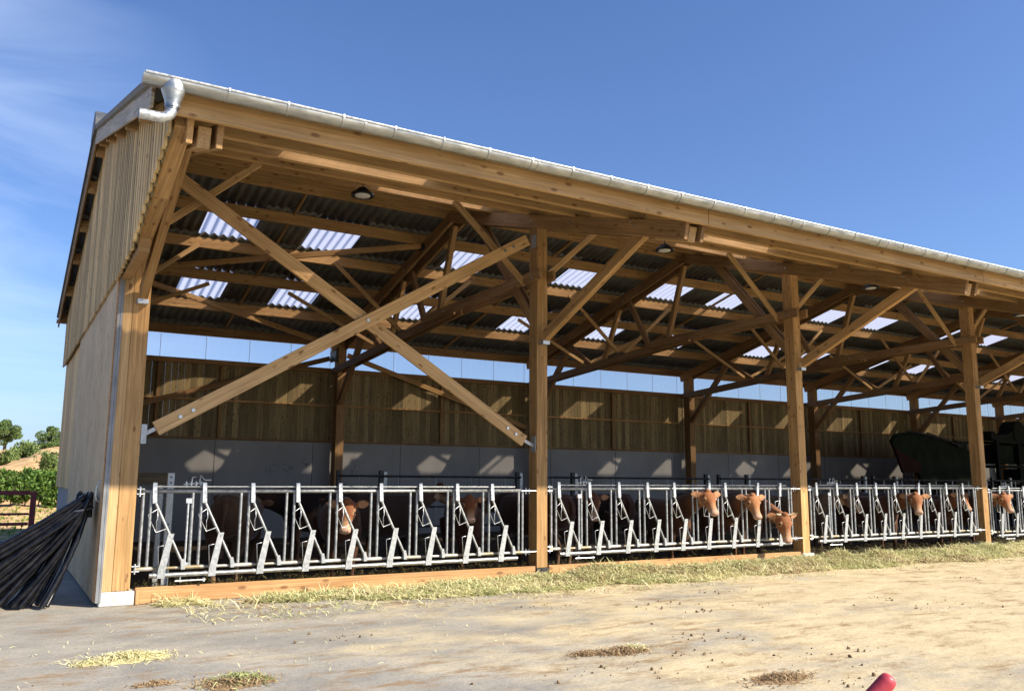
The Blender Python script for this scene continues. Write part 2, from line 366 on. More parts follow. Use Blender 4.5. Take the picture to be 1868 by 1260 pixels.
hxs = [-900, -400, -200, -100, -60, -35, -24, -16, -12] + frange(-9, 12, .3) + [14, 17, 21, 27, 36, 50, 75, 110, 200, 400, 900]
h = grid('hill', hxs, frange(16, 50, .45)+[52, 55, 60, 70, 85, 110, 150, 170, 220, 300, 400, 900, 2000], lambda x, y: terr(x, y)+(0.0 if y <= 16 else .16*mnoise.noise(Vector((x*1.3, y*1.3, 0)))+.07*mnoise.noise(Vector((x*4, y*4, 3)))), M['sand'])
tag(h, 'pale sandy bank and hill rising beyond the yard', 'hill', kind='structure')

# ------------------------------------------------------------ barn
NB = 8; XE = 6.0*NB
barn = empty('timber_barn', (0, 0, 0), 'long open-fronted timber cattle barn with a corrugated roof and zinc gutter', 'barn')
FZ = lambda y: 5.82+.294*y        # top of the front top chord
RZ = lambda y: 7.493-.254*y         # top of the rear top chord
PD = .215                         # purlin depth
def post_at(k):
    xr = 6.0*k
    box('front_post', xr-.20, xr, .0, .24, .17, FZ(.0)-.02, M['post'], barn)
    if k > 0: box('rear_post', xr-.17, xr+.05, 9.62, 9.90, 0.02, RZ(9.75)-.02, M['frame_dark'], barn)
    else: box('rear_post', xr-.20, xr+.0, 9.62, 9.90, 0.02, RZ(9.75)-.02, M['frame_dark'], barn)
def setaxis(o):   # rotate local frame so grain (local X) runs up the post
    me = o.data; d = Matrix.Rotation(R(90), 4, 'Y')
    me.transform(d); o.matrix_local = Matrix.Translation(o.location) @ d.inverted()
for k in range(NB+1): post_at(k)
for o in list(barn.children):
    if o.name.startswith(('front_post', 'rear_post')): setaxis(o)
# corner stud beside the first post
o = box('corner_stud', -.335, -.2015, .0, .16, .17, 4.35, M['brace'], barn); setaxis(o)
o['label'] = 'smoother pale stud beside the corner post'
# footings
for k in range(NB+1):
    xr = 6.0*k
    if k == 0: box('footing', -.335, .055, -.02, .30, 0, .168, M['footing'], barn, .01)
    elif k == 1: box('footing', xr-.215, xr+.015, -.02, .26, 0.0, .168, M['dark_steel'], barn, .01)
    else: box('footing', xr-.25, xr+.06, -.05, .30, 0.0, .168, M['footing'], barn, .012)
# sill planks under the feed barriers
box('sill_plank', .06, 5.78, .0, .05, .004, .20, M['sill'], barn)
box('sill_plank', 6.03, 11.74, .0, .05, .004, .20, M['sill'], barn)
o = box('sill_joint', .065, .11, -.03, -.002, .004, .175, M['sill'], barn); setaxis(o)

# trusses --------------------------------------------------
def make_truss(first=False):
    T = bpy.data.objects.new('truss', None); COL.objects.link(T); T.parent = barn
    fm = M['frame_dark']
    for xa in (-.235, .032):      # double chords either side of the posts
        x = xa
        y0 = -3.60; y1 = 3.1; hd = .23
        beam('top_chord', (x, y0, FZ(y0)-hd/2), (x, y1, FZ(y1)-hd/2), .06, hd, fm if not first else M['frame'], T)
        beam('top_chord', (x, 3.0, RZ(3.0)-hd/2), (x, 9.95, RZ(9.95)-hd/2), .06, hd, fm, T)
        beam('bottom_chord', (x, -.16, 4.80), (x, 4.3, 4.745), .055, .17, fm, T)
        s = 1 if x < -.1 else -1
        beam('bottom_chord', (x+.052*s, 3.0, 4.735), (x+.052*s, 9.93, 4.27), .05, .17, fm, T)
    xc = -.10
    beam('end_block', (xc, -3.55, FZ(-3.55)-.15), (xc, -2.9, FZ(-2.9)-.15), .12, .20, M['brace'], T)
    def web(a, b, w=.09, h=.13, mt=fm, x=xc): return beam('web', (x, a[0], a[1]), (x, b[0], b[1]), w, h, mt, T)
    web((3.2, 6.48), (3.82, 4.82), .10, .12, M['frame'])
    for x in (-.155, -.045): web((2.15, 6.28), (.12, 4.0), .05, .17, fm, x)
    web((5.25, 5.95), (4.5, 4.72), .09, .13)
    web((5.65, 5.85), (6.35, 4.58), .09, .13, M['frame'])
    web((7.95, 5.22), (6.85, 4.5), .09, .12)
    beam('knee_brace', (xc, 9.60, 3.42), (xc, 7.85, 5.2), .12, .15, fm, T)
    beam('eave_strut', (xc, -.10, 3.80), (xc, -2.62, 4.90), .10, .17, M['frame'], T)
    # steel shoe under the eave strut
    box('strut_shoe', xc-.065, xc+.065, -.13, -.003, 3.66, 3.72, M['galv'], T, .003)
    for (y, z) in ((.08, 5.73), (-1.0, 5.42), (-2.6, 4.97), (-2.5, 5.04), (.1, 4.83), (.05, 4.77), (2.1, 6.32), (5.3, 5.98), (3.3, 4.75), (9.8, 4.3)):
        tube('bolt', [(-.235-.045, y, z), (-.235-.028, y, z)], .016, M['galv'], T, 8)
    return T
T0 = make_truss(True); T0.location = (0, 0, 0)
T1 = make_truss(); T1.location = (6, 0, 0)
for k in range(2, NB+1): copy_tree(T1, barn, (6*k, 0, 0))

# purlins --------------------------------------------------
FY = [-2.45, -1.15, .17, 1.47, 2.72]
RY = [3.34, 4.46, 5.83, 7.15, 8.62, 10.08]
for k in range(NB):
    xa = 6*k if k else -.55; xb = 6*(k+1)
    if k == NB-1: xb += .4
    for y in FY: beam('purlin', (xa+.002, y, FZ(y)+PD/2), (xb-.002, y, FZ(y)+PD/2), .075, PD, M['fascia'] if y < 0 else M['frame'], barn)
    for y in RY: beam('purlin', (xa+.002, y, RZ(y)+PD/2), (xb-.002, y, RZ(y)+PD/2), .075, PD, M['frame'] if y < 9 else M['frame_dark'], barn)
for k in range(NB):
    xa = 6*k if k else -.42; xb = 6*(k+1)+(.4 if k == NB-1 else 0)
    o = beam('fascia_board', (xa+.002, -3.72, 4.835), (xb-.002, -3.72, 4.835), .05, .235, M['fascia'], barn)
# lath running up the roof at mid bay
for k in range(NB):
    x = 6*k+3.03
    beam('roof_lath', (x, 3.0, RZ(3.0)+PD-.03), (x, 10.0, RZ(10.0)+PD-.03), .05, .05, M['frame'], barn)
# longitudinal V braces (purlin braces)
for k in range(NB+1):
    for s in (-1, 1):
        if (k == 0 and s < 0) or (k == NB and s > 0): continue
        xc = 6*k-.1
        beam('purlin_brace', (xc+.1*s, .36, 4.72), (xc+1.45*s, .36, 5.93), .05, .10, M['brace'], barn)
        if k > 0 or s > 0:
            beam('purlin_brace', (xc+.1*s, 5.60, 4.72), (xc+1.62*s, 5.60, 6.02), .05, .09, M['frame'] if s < 0 else M['brace'], barn)
            beam('purlin_brace', (xc+.1*s, 7.14, 4.62), (xc+2.15*s, 7.14, 5.60), .05, .08, M['brace'], barn)
# roof wind braces in the first bay and in the last
for (a, b) in (((-.0, 7.18), (5.78, 4.36)), ((-.0, 6.98), (5.6, 9.78))):
    beam('wind_brace', (a[0], a[1], RZ(a[1])-.06), (b[0], b[1], RZ(b[1])-.06), .05, .12, M['frame'], barn)
    beam('wind_brace', (XE-a[0]-.3, a[1], RZ(a[1])-.06), (XE-b[0], b[1], RZ(b[1])-.06), .05, .12, M['frame'], barn)
box('tie_plate', 5.70, 5.76, 4.25, 4.47, 6.22, 6.34, M['dark_steel'], barn, .003)
# front cross brace
b1 = beam('cross_brace', (.17, .035, 2.12), (5.63, .035, 5.38), .055, .185, M['brace'], barn)
b2 = beam('cross_brace', (.26, .095, 5.42), (5.62, .095, 2.12), .055, .185, M['brace'], barn)
for (x, z, y) in ((.45, 2.28, 0), (.6, 2.37, 0), (5.35, 5.22, 0), (5.2, 5.13, 0), (2.92, 3.77, 0), (5.3, 2.31, .06), (5.45, 2.22, .06)):
    tube('bolt', [(x, y+.008, z), (x, y-.012, z)], .024, M['galv'], barn, 10)
box('tie_plate', .0, .065, -.006, .0, 1.93, 2.17, M['galv_plate'], barn, .001)
for (x0, x1, z0, z1, px) in ((.003, .012, 1.93, 2.17, 1), (5.788, 5.797, 1.95, 2.2, -1), (5.788, 5.797, 5.28, 5.5, -1)):
    box('tie_plate', x0, x1, .02, .16, z0, z1, M['galv_plate'], barn, .001)
beam('tie_rod', (.01, .035, 2.03), (.2, .035, 2.14), .012, .05, M['galv_plate'], barn, bev=.001)
beam('tie_rod', (5.79, .095, 2.05), (5.6, .095, 2.14), .012, .05, M['galv_plate'], barn, bev=.001)

# rear wall ------------------------------------------------
YW = 10.14
o = box('concrete_wall', -.18, XE+.2, YW-.03, YW+.15, 0, 2.42, M['concrete_wall'], barn, .004)
for k in range(int(XE/2.4)+1):
    x = .55+2.43*k
    if x < XE: box('wall_joint', x-.006, x+.006, YW-.034, YW-.0295, .01, 2.40, M['dark_steel'], barn, 0)
def scratches():
    bm = bmesh.new()
    for (x0, z0) in ((4.35, 1.75), (4.75, 1.82), (5.25, 1.85), (6.5, 1.7)):
        for i in range(5):
            x = x0+random.uniform(-.12, .12); z = z0+random.uniform(-.1, .1); a = random.uniform(-1.8, 1.8); l = random.uniform(.06, .2)
            p = Vector((x, YW-.0325, z)); d = Vector((math.cos(a), 0, math.sin(a)))*l; n = Vector((-d.z, 0, d.x)).normalized()*.006
            bm.faces.new([bm.verts.new(q) for q in (p-n, p+d-n*.3, p+d+n*.3, p+n)])
    return bm
frombm('scuff_marks', scratches(), M['dark_steel'], barn)
for k in range(NB):
    bm = bmesh.new(); x = 6*k+.02-(.2 if k == 0 else 0); gap = .0045 if k == 0 else .0; i = 0
    while x < 6*(k+1)-.005:
        w = .148 if k == 0 else random.choice((.12, .14, .16, .18)); w = min(w, 6*(k+1)-.002-x)
        gp = gap if k == 0 and x < 5.9 else (.006 if random.random() < (.22 if k == 1 else .0) else .005)
        yo = random.uniform(0, .014) if k else random.uniform(0, .003)
        box_bm(bm, x, x+w-max(gp, 0), YW+.01+yo, YW+.034+yo, 2.39, 4.34)
        x += w; i += 1
    if k: # added dark panel, keeps sky light out of the board joints
        box('joint_light_block', 6*k+.02 if k > 1 else 7.3, 6*(k+1), YW+.052, YW+.062, 2.43, 4.30, M['frame_dark'], barn, 0)
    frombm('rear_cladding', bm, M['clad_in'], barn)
    xa = 6*k+.05 if k else -.15
    beam('wall_rail', (xa, YW-.03, 3.38), (6*(k+1)-.2, YW-.03, 3.38), .05, .05, M['frame'], barn)
    beam('wall_rail', (xa, YW-.04, 4.30), (6*(k+1)+.04, YW-.04, 4.30), .075, .12, M['frame_dark'], barn)
    beam('wall_rail', (xa, YW-.02, 2.455), (6*(k+1)-.2, YW-.02, 2.455), .04, .045, M['frame_dark'], barn)
    for q in (3.05,) if k else (1.6, 3.05): o = box('wall_stud', 6*k+q-.04, 6*k+q+.04, YW-.055, YW-.008, 2.48, 4.235, M['frame_dark'], barn); setaxis(o)
    # clear sheet strip above the boards
    bm = bmesh.new(); xs = []; x = 6*k-(.2 if k == 0 else 0)
    prof = []
    while x < 6*(k+1)-.001:
        prof += [(x, 0), (x+.06, 0), (x+.075, .018), (x+.11, .018), (x+.125, 0)]
        x += .21
    prof.append((6*(k+1)-.002, 0))
    prof = [p for p in prof if p[0] <= 6*(k+1)-.001]
    A = [bm.verts.new((p[0], YW+.05-p[1], 4.30)) for p in prof]; B = [bm.verts.new((p[0], YW+.05-p[1], 5.05)) for p in prof]
    for i in range(len(prof)-1): bm.faces.new((A[i], A[i+1], B[i+1], B[i]))
    frombm('clear_sheet', bm, M['clear'], barn)
    for j in range(6):
        x = 6*k+.55+j*1.05
        if x < 6*(k+1): box('sheet_seam', x-.005, x+.005, YW+.036, YW+.044, 4.36, 4.93, M['galv'], barn, 0)
# rear wall braces
beam('wall_brace', (.1, 9.98, 2.86), (5.72, 9.98, 4.60), .06, .13, M['frame_dark'], barn)
beam('wall_brace', (6.2, 9.98, 4.72), (11.75, 9.98, 3.02), .06, .13, M['frame'], barn)
box('tie_plate', 5.74, 5.80, 9.55, 10.0, 4.5, 4.78, M['dark_steel'], barn, .003)

# roof -----------------------------------------------------
CORR = .177; AMP = .026
def corr_sheet(name, x0, x1, ya, yb, za, zb, mat, thick=.008, seg=8):
    if name == 'skylight': seg = 12
    n = max(2, int(round((x1-x0)/CORR*seg))); bm = bmesh.new(); rows = []
    for off in (0, -thick):
        for (y, z) in ((ya, za), (yb, zb)):
            rows.append([bm.verts.new((x0+(x1-x0)*i/n, y, z+off+AMP*math.sin(2*math.pi*(x0+(x1-x0)*i/n)/CORR))) for i in range(n+1)])
    t0, t1, b0, b1 = rows
    if name == 'skylight':
        for v in b0+b1: bm.verts.remove(v)
        for i in range(n): bm.faces.new((t0[i], t0[i+1], t1[i+1], t1[i]))
        return frombm(name, bm, mat, barn, True)
    for i in range(n):
        bm.faces.new((t0[i], t0[i+1], t1[i+1], t1[i])); bm.faces.new((b0[i], b1[i], b1[i+1], b0[i+1]))
        bm.faces.new((t0[i], b0[i], b0[i+1], t0[i+1])); bm.faces.new((t1[i], t1[i+1], b1[i+1], b1[i]))
    bm.faces.new((t0[0], t1[0], b1[0], b0[0])); bm.faces.new((t0[n], b0[n], b1[n], t1[n]))
    return frombm(name, bm, mat, barn, True)
SW = .996
X0 = -.60
def col_x(x): return x
# rows: (y eave-side, y ridge-side, plane, skylight starts)
rear_rows = [(10.36, 9.90), (10.04, 8.50), (8.74, 7.02), (7.24, 5.70), (5.94, 4.36), (4.58, 3.02)]
front_rows = [(-3.875, -2.32), (-2.54, -1.02), (-1.26, .30), (.06, 1.60), (1.36, 3.06)]
skyA = [1.52, 3.58, 6.80, 9.83, 12.82, 14.90, 19.03, 21.25, 24.7, 27.3, 30.7, 33.2, 36.6, 39.2, 42.6, 45.3]
skyC = [1.56, 3.66, 6.55, 9.86, 12.7, 15.40, 19.2, 21.5, 24.6, 27.4, 30.6, 33.3, 36.6, 39.2, 42.6, 45.3]
skyF1 = [a+b for a in (1.35, 8.0, 14.4, 20.3, 26.3, 32.3, 38.3, 44.3) for b in (0, 1.0)]
skyF2 = [a+b for a in (3.7, 7.0, 10.2, 13.3, 16.4, 19.6, 22.6, 25.8, 28.9, 32.1, 35.2, 38.4, 41.5, 44.7) for b in (0, 1.0)]
def roof_row(ya, yb, zf, skies, lift, idx):
    za, zb = zf(ya)+PD+.036+lift, zf(yb)+PD+.036
    segs = []; x = X0
    for s in sorted(skies):
        segs.append((x, s, 'roof_sheet')); segs.append((s, s+SW, 'skylight')); x = s+SW
    segs.append((x, XE+.45, 'roof_sheet'))
    bmx = None
    for a, b, kind in segs:
        if b-a > .02: corr_sheet(kind, a, b, ya, yb, za, zb, M['fibre'] if kind == 'roof_sheet' else M['skylight'])
for i, (a, b) in enumerate(rear_rows): roof_row(a, b, RZ, skyC if i == 2 else (skyA if i == 4 else []), .018 if i else .0, i)
for i, (a, b) in enumerate(front_rows): roof_row(a, b, FZ, skyF1 if i == 1 else (skyF2 if i == 3 else []), .034 if i else .016, i)
# ridge cap
bm = bmesh.new(); zr = FZ(3.08)+PD+.13
prism_bm(bm, [(2.75, zr-.10), (3.08, zr), (3.42, zr-.09), (3.42, zr-.115), (3.08, zr-.03), (2.75, zr-.125)], 0, X0-.02, XE+.45)
frombm('ridge_cap', bm, M['fibre'], barn)
bm = bmesh.new(); prism_bm(bm, [(2.72, zr-.16), (3.5, zr-.16), (3.42, zr+.02), (3.12, zr+.20), (3.0, zr+.20), (2.76, zr+.0)], 0, X0-.03, X0+.25); frombm('ridge_end_hood', bm, M['ridge'], barn)
# roof screws along the eave
bm = bmesh.new(); x = -.3
while x < XE:
    z = FZ(-3.6)+PD+.036+AMP; tube_bm(bm, [(x, -3.62, z), (x, -3.62, z+.03)], .014, 6); x += .53
frombm('roof_screws', bm, M['galv'], barn)
# verge boards
def verge(y0, z0, y1, z1, h, mat): return beam('verge_board', (-.57, y0, z0), (-.57, y1, z1), .03, h, mat, barn)
o = verge(-3.62, FZ(-3.62)+PD-.06, 3.08, FZ(3.08)+PD-.06, .24, M['verge'])
o = verge(3.10, RZ(3.1)+PD-.07, 10.45, RZ(10.45)+PD-.07, .20, M['frame_dark'])
beam('verge_flashing', (-.60, -3.86, FZ(-3.86)+PD+.055), (-.60, 3.02, FZ(3.02)+PD+.075), .05, .075, M['flash'], barn, bev=.002)
beam('verge_flashing', (-.60, 3.06, RZ(3.06)+PD+.075), (-.60, 10.38, RZ(10.38)+PD+.055), .05, .06, M['ridge'], barn, bev=.002)
# far gable trims
beam('verge_board', (XE+.42, -3.62, FZ(-3.62)+PD-.05), (XE+.42, 3.08, FZ(3.08)+PD-.05), .03, .24, M['verge'], barn)
beam('verge_board', (XE+.42, 3.1, RZ(3.1)+PD-.05), (XE+.42, 10.45, RZ(10.45)+PD-.05), .03, .22, M['verge'], barn)

# gutters --------------------------------------------------
def half_round(name, x0, x1, y, z, r, mat, parent, seg=14, joints=2.0):
    bm = bmesh.new(); rings = []
    def ring(x, rr):
        out = []
        for k in range(seg+1):
            a = math.pi+math.pi*k/seg; out.append((x, y+rr*math.cos(a), z+rr*math.sin(a)))
        for k in range(seg+1):
            a = 2*math.pi-math.pi*k/seg; out.append((x, y+(rr-.004)*math.cos(a), z+(rr-.004)*math.sin(a)))
        return out
    xs = []; x = x0
    while x < x1: xs.append(x); x += joints
    xs.append(x1); rs = []
    for i, x in enumerate(xs):
        if 0 < i < len(xs)-1: rs += [ring(x-.015, r), ring(x-.0149, r+.004), ring(x+.015, r+.004), ring(x+.0151, r)]
        else: rs.append(ring(x, r))
    loft_bm(bm, rs); ob = frombm(name, bm, mat, parent, True); sharpen(ob); return ob
GY, GZ, GR = -3.882, 4.950, .080
gut = half_round('gutter', -.685, XE+.45, GY, GZ, GR, M['gutter'], barn)
tube('gutter_bead', [(-.68, GY-GR, GZ+.006), (XE+.45, GY-GR, GZ+.006)], .012, M['galv'], gut, 8)
bm = bmesh.new()
prism_bm(bm, [(GY+GR*math.cos(math.pi+math.pi*k/14), GZ+GR*math.sin(math.pi+math.pi*k/14)) for k in range(15)], 0, -.695, -.686)
frombm('gutter_end_cap', bm, M['gutter'], gut)
x = .02; n = 0
while x < XE+.3:
    bm = bmesh.new(); pts = [(x, GY+(GR+.005)*math.cos(math.pi+math.pi*k/12), GZ+(GR+.005)*math.sin(math.pi+math.pi*k/12)) for k in range(13)]
    for (a, b) in zip(pts, pts[1:]):
        pass
    rings = []
    for k in range(13):
        a = math.pi+math.pi*k/12; c_, s_ = math.cos(a), math.sin(a)
        rings.append([(x+dx, GY+(GR+dr)*c_, GZ+(GR+dr)*s_) for dx, dr in ((-.009, .001), (.009, .001), (.009, .005), (-.009, .005))])
    loft_bm(bm, rings)
    box_bm(bm, x-.011, x+.011, GY-GR-.016, GY+GR+.06, GZ+.008, GZ+.013); box_bm(bm, x-.008, x+.008, GY-GR-.012, GY-GR+.004, GZ-.01, GZ+.022)
    frombm('gutter_bracket', bm, M['gutter'], gut); n += 1
    x += .535 if n < 100 else 99
# outlet funnel + elbow pointing left
bm = bmesh.new(); rings = []; ox = -.44
for (z, rx, ry) in ((GZ+.0, .108, .084), (GZ-.04, .108, .086), (GZ-.09, .102, .084), (GZ-.0901, .101, .084), (GZ-.17, .072, .066), (GZ-.22, .060, .060), (GZ-.2201, .064, .064), (GZ-.245, .064, .064), (GZ-.2451, .055, .055), (GZ-.26, .055, .055)):
    rings.append([(ox+rx*math.cos(2*math.pi*k/20), GY+ry*math.sin(2*math.pi*k/20), z) for k in range(20)])
loft_bm(bm, rings); o = frombm('gutter_outlet', bm, M['gutter'], gut, True); sharpen(o)
pts = [(ox, GY, GZ-.235)]
for k in range(9):
    a = R(90*k/8); pts.append((ox-.10*(1-math.cos(a)), GY, GZ-.25-.10*math.sin(a)))
pts.append((ox-.26, GY+.0, GZ-.35))
o = tube('gutter_elbow', pts, .047, M['galv'], gut, 18)
o = tube('elbow_mouth', [(ox-.2605, GY, GZ-.35), (ox-.262, GY, GZ-.35)], .041, M['lamp_black'], o, 18)
rg = half_round('rear_gutter', -.62, XE+.45, 10.45, 5.07, .085, M['gutter'], barn)

# gable wall (left end) ------------------------------------
def board_row(bm, ya, yb, xf, pitch, bw, zb, zt, t=.022, jit=.01):
    y = ya; i = 0
    while y < yb:
        w = bw+random.uniform(-.006, .006)
        z0 = zb(y+w/2)+random.uniform(-jit, jit); z1a = zt(y); z1b = zt(y+w)
        if z1a > z0 and z1b > z0:
            bm.faces.ensure_lookup_table() if False else None
            prism_bm(bm, [(y, z0), (y+w, z0), (y+w, z1b), (y, z1a)], 0, xf-t, xf)
        y += pitch; i += 1
def ztop(y): return (FZ(y) if y < 3.08 else RZ(y))+PD-.05
def zbot(y):
    if y < -1.4: return 4.06+(-1.4-y)*.265
    if y < 0: return 3.97+(-y)*.06
    return 3.99
bm = bmesh.new(); board_row(bm, -3.60, 10.3, -.395, .196, .118, lambda y: zbot(y)-.03, ztop, .030); 
o = frombm('gable_boards', bm, M['clad_out'], barn); o['label'] = 'upper rows of narrow upright weathered boards'
bm = bmesh.new(); board_row(bm, -3.50, 10.3, -.366, .196, .125, lambda y: zbot(y)+.0, lambda y: ztop(y))
o = frombm('gable_boards', bm, M['clad_in'], barn); o['label'] = 'inner layer of weathered boards behind the gaps, darkened as painted shade'  # darker wood on this layer paints shade into the gaps
# gable rails behind boards
for (z, ya, yb) in ((4.55, -2.3, 10.1), (5.25, -1.5, 8.2), (6.0, .8, 5.5)):
    beam('gable_rail', (-.30, ya, z), (-.30, yb, z), .05, .10, M['frame'], barn)
beam('rake_plank', (-.285, -3.52, 4.80), (-.285, -2.35, 4.46), .16, .24, M['frame'], barn)
beam('rake_plank', (-.285, -2.36, 4.46), (-.285, -.62, 4.13), .16, .24, M['frame'], barn)
box('rake_block', -.36, -.245, -1.55, -.02, 3.96, 4.22, M['frame'], barn)
bm = bmesh.new(); board_row(bm, 5.82, 10.3, -.325, .128, .124, lambda y: 1.30, lambda y: 4.10); o = frombm('gable_boards', bm, M['clad_out'], barn); o['label'] = 'lower rear boards above the concrete'
box('gable_concrete', -.30, -.19, 5.9, 10.28, 0, 1.5, M['concrete_wall'], barn)
bm = bmesh.new(); prism_bm(bm, [(.06, .05), (5.80, .05), (5.80, 4.20), (.06, 4.20)], 0, -.385, -.345); o = frombm('plywood_panel', bm, M['ply'], barn)
box('panel_edge', -.385, -.34, .012, .056, .06, 4.2, M['sill'], barn)
box('steel_channel', -.336, -.31, -.030, .008, .05, 4.25, M['channel'], barn, .002)
box('steel_channel', -.372, -.338, -.030, -.024, .05, 4.25, M['channel'], barn, .001)
box('gable_concrete', -.33, -.21, .30, 5.85, 0, .5, M['concrete_wall'], barn)
tube('wall_ring', [(-.395, .12, 1.22), (-.43, .10, 1.24), (-.445, .09, 1.30), (-.44, .085, 1.40), (-.41, .09, 1.46), (-.395, .1, 1.47)], .008, M['galv'], barn, 8)
# far gable wall
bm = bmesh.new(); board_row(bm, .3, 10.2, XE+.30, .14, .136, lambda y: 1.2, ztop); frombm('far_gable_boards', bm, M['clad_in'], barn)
box('gable_concrete', XE+.26, XE+.4, .25, 10.2, 0, 1.25, M['concrete_wall'], barn)

# barn floor
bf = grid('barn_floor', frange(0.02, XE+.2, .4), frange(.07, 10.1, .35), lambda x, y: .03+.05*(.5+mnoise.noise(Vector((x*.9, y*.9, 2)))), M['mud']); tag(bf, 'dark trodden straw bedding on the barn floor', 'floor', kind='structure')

# ------------------------------------------------------------ feed barriers
OPEN = {(1, 5), (1, 7), (1, 8), (2, 5), (3, 0)}
barrier_labels = ['galvanised self-locking feed barrier nearest the corner post, all arms leaning shut',
 'second galvanised feed barrier, with heads of brown cattle pushed out at its right end',
 'third galvanised feed barrier, one calf head out near its middle',
 'galvanised feed barrier at the right edge of the picture beyond the fourth post']
def make_barrier(k):
    B = empty('feed_barrier', (6*k, 0, (0, .03, .04, -.02)[k % 4] if k < 4 else 0), barrier_labels[k] if k < 4 else 'galvanised feed barrier far along the barn beyond the picture edge', 'feed barrier', 'galvanised feed barriers between the front posts')
    g = M['galv_dull']
    x0, x1 = (.07, 5.52); 
    bm = bmesh.new(); tube_bm(bm, [(x0, 0.03, 1.348), (5.52, .03, 1.348)], .026, 8); frombm('top_rail', bm, g, B, True)
    tube('latch_bar', [(x0+.12, .0, 1.405), (5.40, .0, 1.405)], .011, g, B, 8)
    # lower rail in sleeves
    bm = bmesh.new(); tube_bm(bm, [(x0, .02, .415), (5.52, .02, .415)], .019, 10)
    for u in range(9):
        xs = .215+.598*u; tube_bm(bm, [(xs+.385 if u else xs+.385, .02, .415), (xs+.64, .02, .415)], .026, 12)
    tube_bm(bm, [(x0-.02, .02, .415), (x0+.22, .02, .415)], .026, 12)
    o = frombm('lower_rail', bm, M['rail_dirty'], B, True); sharpen(o)
    bm = bmesh.new(); tube_bm(bm, [(x0+.13, -.045, .338), (5.42, -.045, .338)], .028, 12)
    for u in range(9): tube_bm(bm, [(.24+.598*u, -.045, .338), (.30+.598*u, -.045, .338)], .033, 12)
    o = frombm('release_tube', bm, g, B, True); sharpen(o)
    ups = []
    for u in range(9):
        xs = .215+.598*u; ups += [xs-.145 if u else xs-.13, xs-.04]
    ups += [.215+.598*9-.145+.03, .215+.598*9-.045]
    ups = [x for x in ups]
    for x in ups:
        tube('upright', [(x, .025, .42), (x, .025, 1.33)], .019, g, B, 10)
    for u in range(9):
        xs = .215+.598*u; op = (k, u) in OPEN
        jit = random.uniform(-.006, .006)
        top = (xs+jit, -.01, 1.22); bot = (xs+.375, -.01, .45); 
        if op: top = (xs+.20+jit, -.01, 1.22); bot = (xs+.20, -.01, .36)
        dvec = Vector(top)-Vector(bot)
        arm = tube('locking_arm', [top, bot], .0185, g, B, 10)
        bx = top[0]-.006
        bm = bmesh.new()
        tilt = .0 if not op else .03
        prism_bm(bm, [(bx-.026, 1.205), (bx+.026, 1.205), (bx+.012+tilt, 1.455), (bx-.036+tilt, 1.455)], 1, -.045, -.030)
        prism_bm(bm, [(bx-.026, 1.205), (bx+.026, 1.205), (bx+.020+tilt, 1.34), (bx-.030+tilt, 1.34)], 1, -.030, .0)
        frombm('arm_bracket', bm, M['galv'], arm)
        if not op:
            bm = bmesh.new(); box_bm(bm, bot[0]-.024, bot[0]+.024, -.035, .03, .395, .455); prism_bm(bm, [(bot[0]-.026, .44), (bot[0]+.024, .44), (bot[0]+.006, .52), (bot[0]-.030, .52)], 1, -.034, .012); frombm('pivot_clamp', bm, M['galv_plate'], arm)
        # wire guard fixed to the arm
        def along(t, off):   # point t metres below the arm's top, off metres to the left
            d = (Vector(bot)-Vector(top)).normalized(); n = Vector((d.z, 0, -d.x)); 
            if n.x > 0: n = -n
            return Vector(top)+d*t+n*off+Vector((0, -.018, 0))
        w = [along(.09, .0), along(.11, .135), along(.345, .135), along(.36, .0)]
        bm = bmesh.new(); tube_bm(bm, w, .0055, 6); 
        tube_bm(bm, [along(.10, .012), along(.20, .05), along(.22, .075), along(.34, .128)], .0045, 6)
        frombm('wire_guard', bm, M['galv'], arm, True)
        # stop plate
        bm = bmesh.new(); pt = Vector((xs+.205, 0, .835)); pb = Vector((xs+.115, 0, .315))
        if op: pt.x = xs+.19
        prism_bm(bm, [(pb.x-.045, pb.z-.01), (pb.x+.045, pb.z-.01), (pb.x+.05, pb.z+.09), (pt.x+.034, pt.z), (pt.x-.034, pt.z), (pb.x-.035, pb.z+.09)], 1, -.085, -.073)
        for zz, q in ((.80, pt), (.40, pb)): tube_bm(bm, [(q.x+.0, -.09, zz), (q.x, -.06, zz)], .013, 8)
        sp = frombm('stop_plate', bm, M['galv_plate'], B)
        bm = bmesh.new(); tube_bm(bm, [(xs+.16, -.06, .70), (xs+.065, -.06, .68), (xs+.085, -.06, .42)], .005, 6); frombm('wire_loop', bm, M['galv'], sp, True)
    # hinge pins and catch
    for z in (.42, 1.345):
        bm = bmesh.new(); tube_bm(bm, [(0.003, .0, z-.03), (.09, .0, z-.03)], .009, 6); tube_bm(bm, [(0.003, .0, z+.03), (.09, .0, z+.03)], .009, 6); tube_bm(bm, [(.04, 0, z-.06), (.04, 0, z+.06)], .011, 8)
        frombm('hinge_pin', bm, M['galv'], B)
        bm = bmesh.new(); tube_bm(bm, [(5.52, .0, z), (5.79, .0, z)], .009, 6); tube_bm(bm, [(5.6, 0, z+.05), (5.6, 0, z-.05)], .009, 6); tube_bm(bm, [(5.66, 0, z+.04), (5.66, 0, z-.04)], .007, 6)
        frombm('catch_pin', bm, M['galv'], B)
    bm = bmesh.new(); x = .70
    tube_bm(bm, [(x-.16, .0, 1.435), (x+.12, .0, 1.455)], .010, 6); tube_bm(bm, [(x-.06, .0, 1.44), (x-.06, .0, 1.52), (x-.02, 0, 1.53)], .008, 6); tube_bm(bm, [(x+.03, 0, 1.45), (x+.04, 0, 1.55), (x+.09, 0, 1.49), (x+.17, 0, 1.49)], .008, 6)
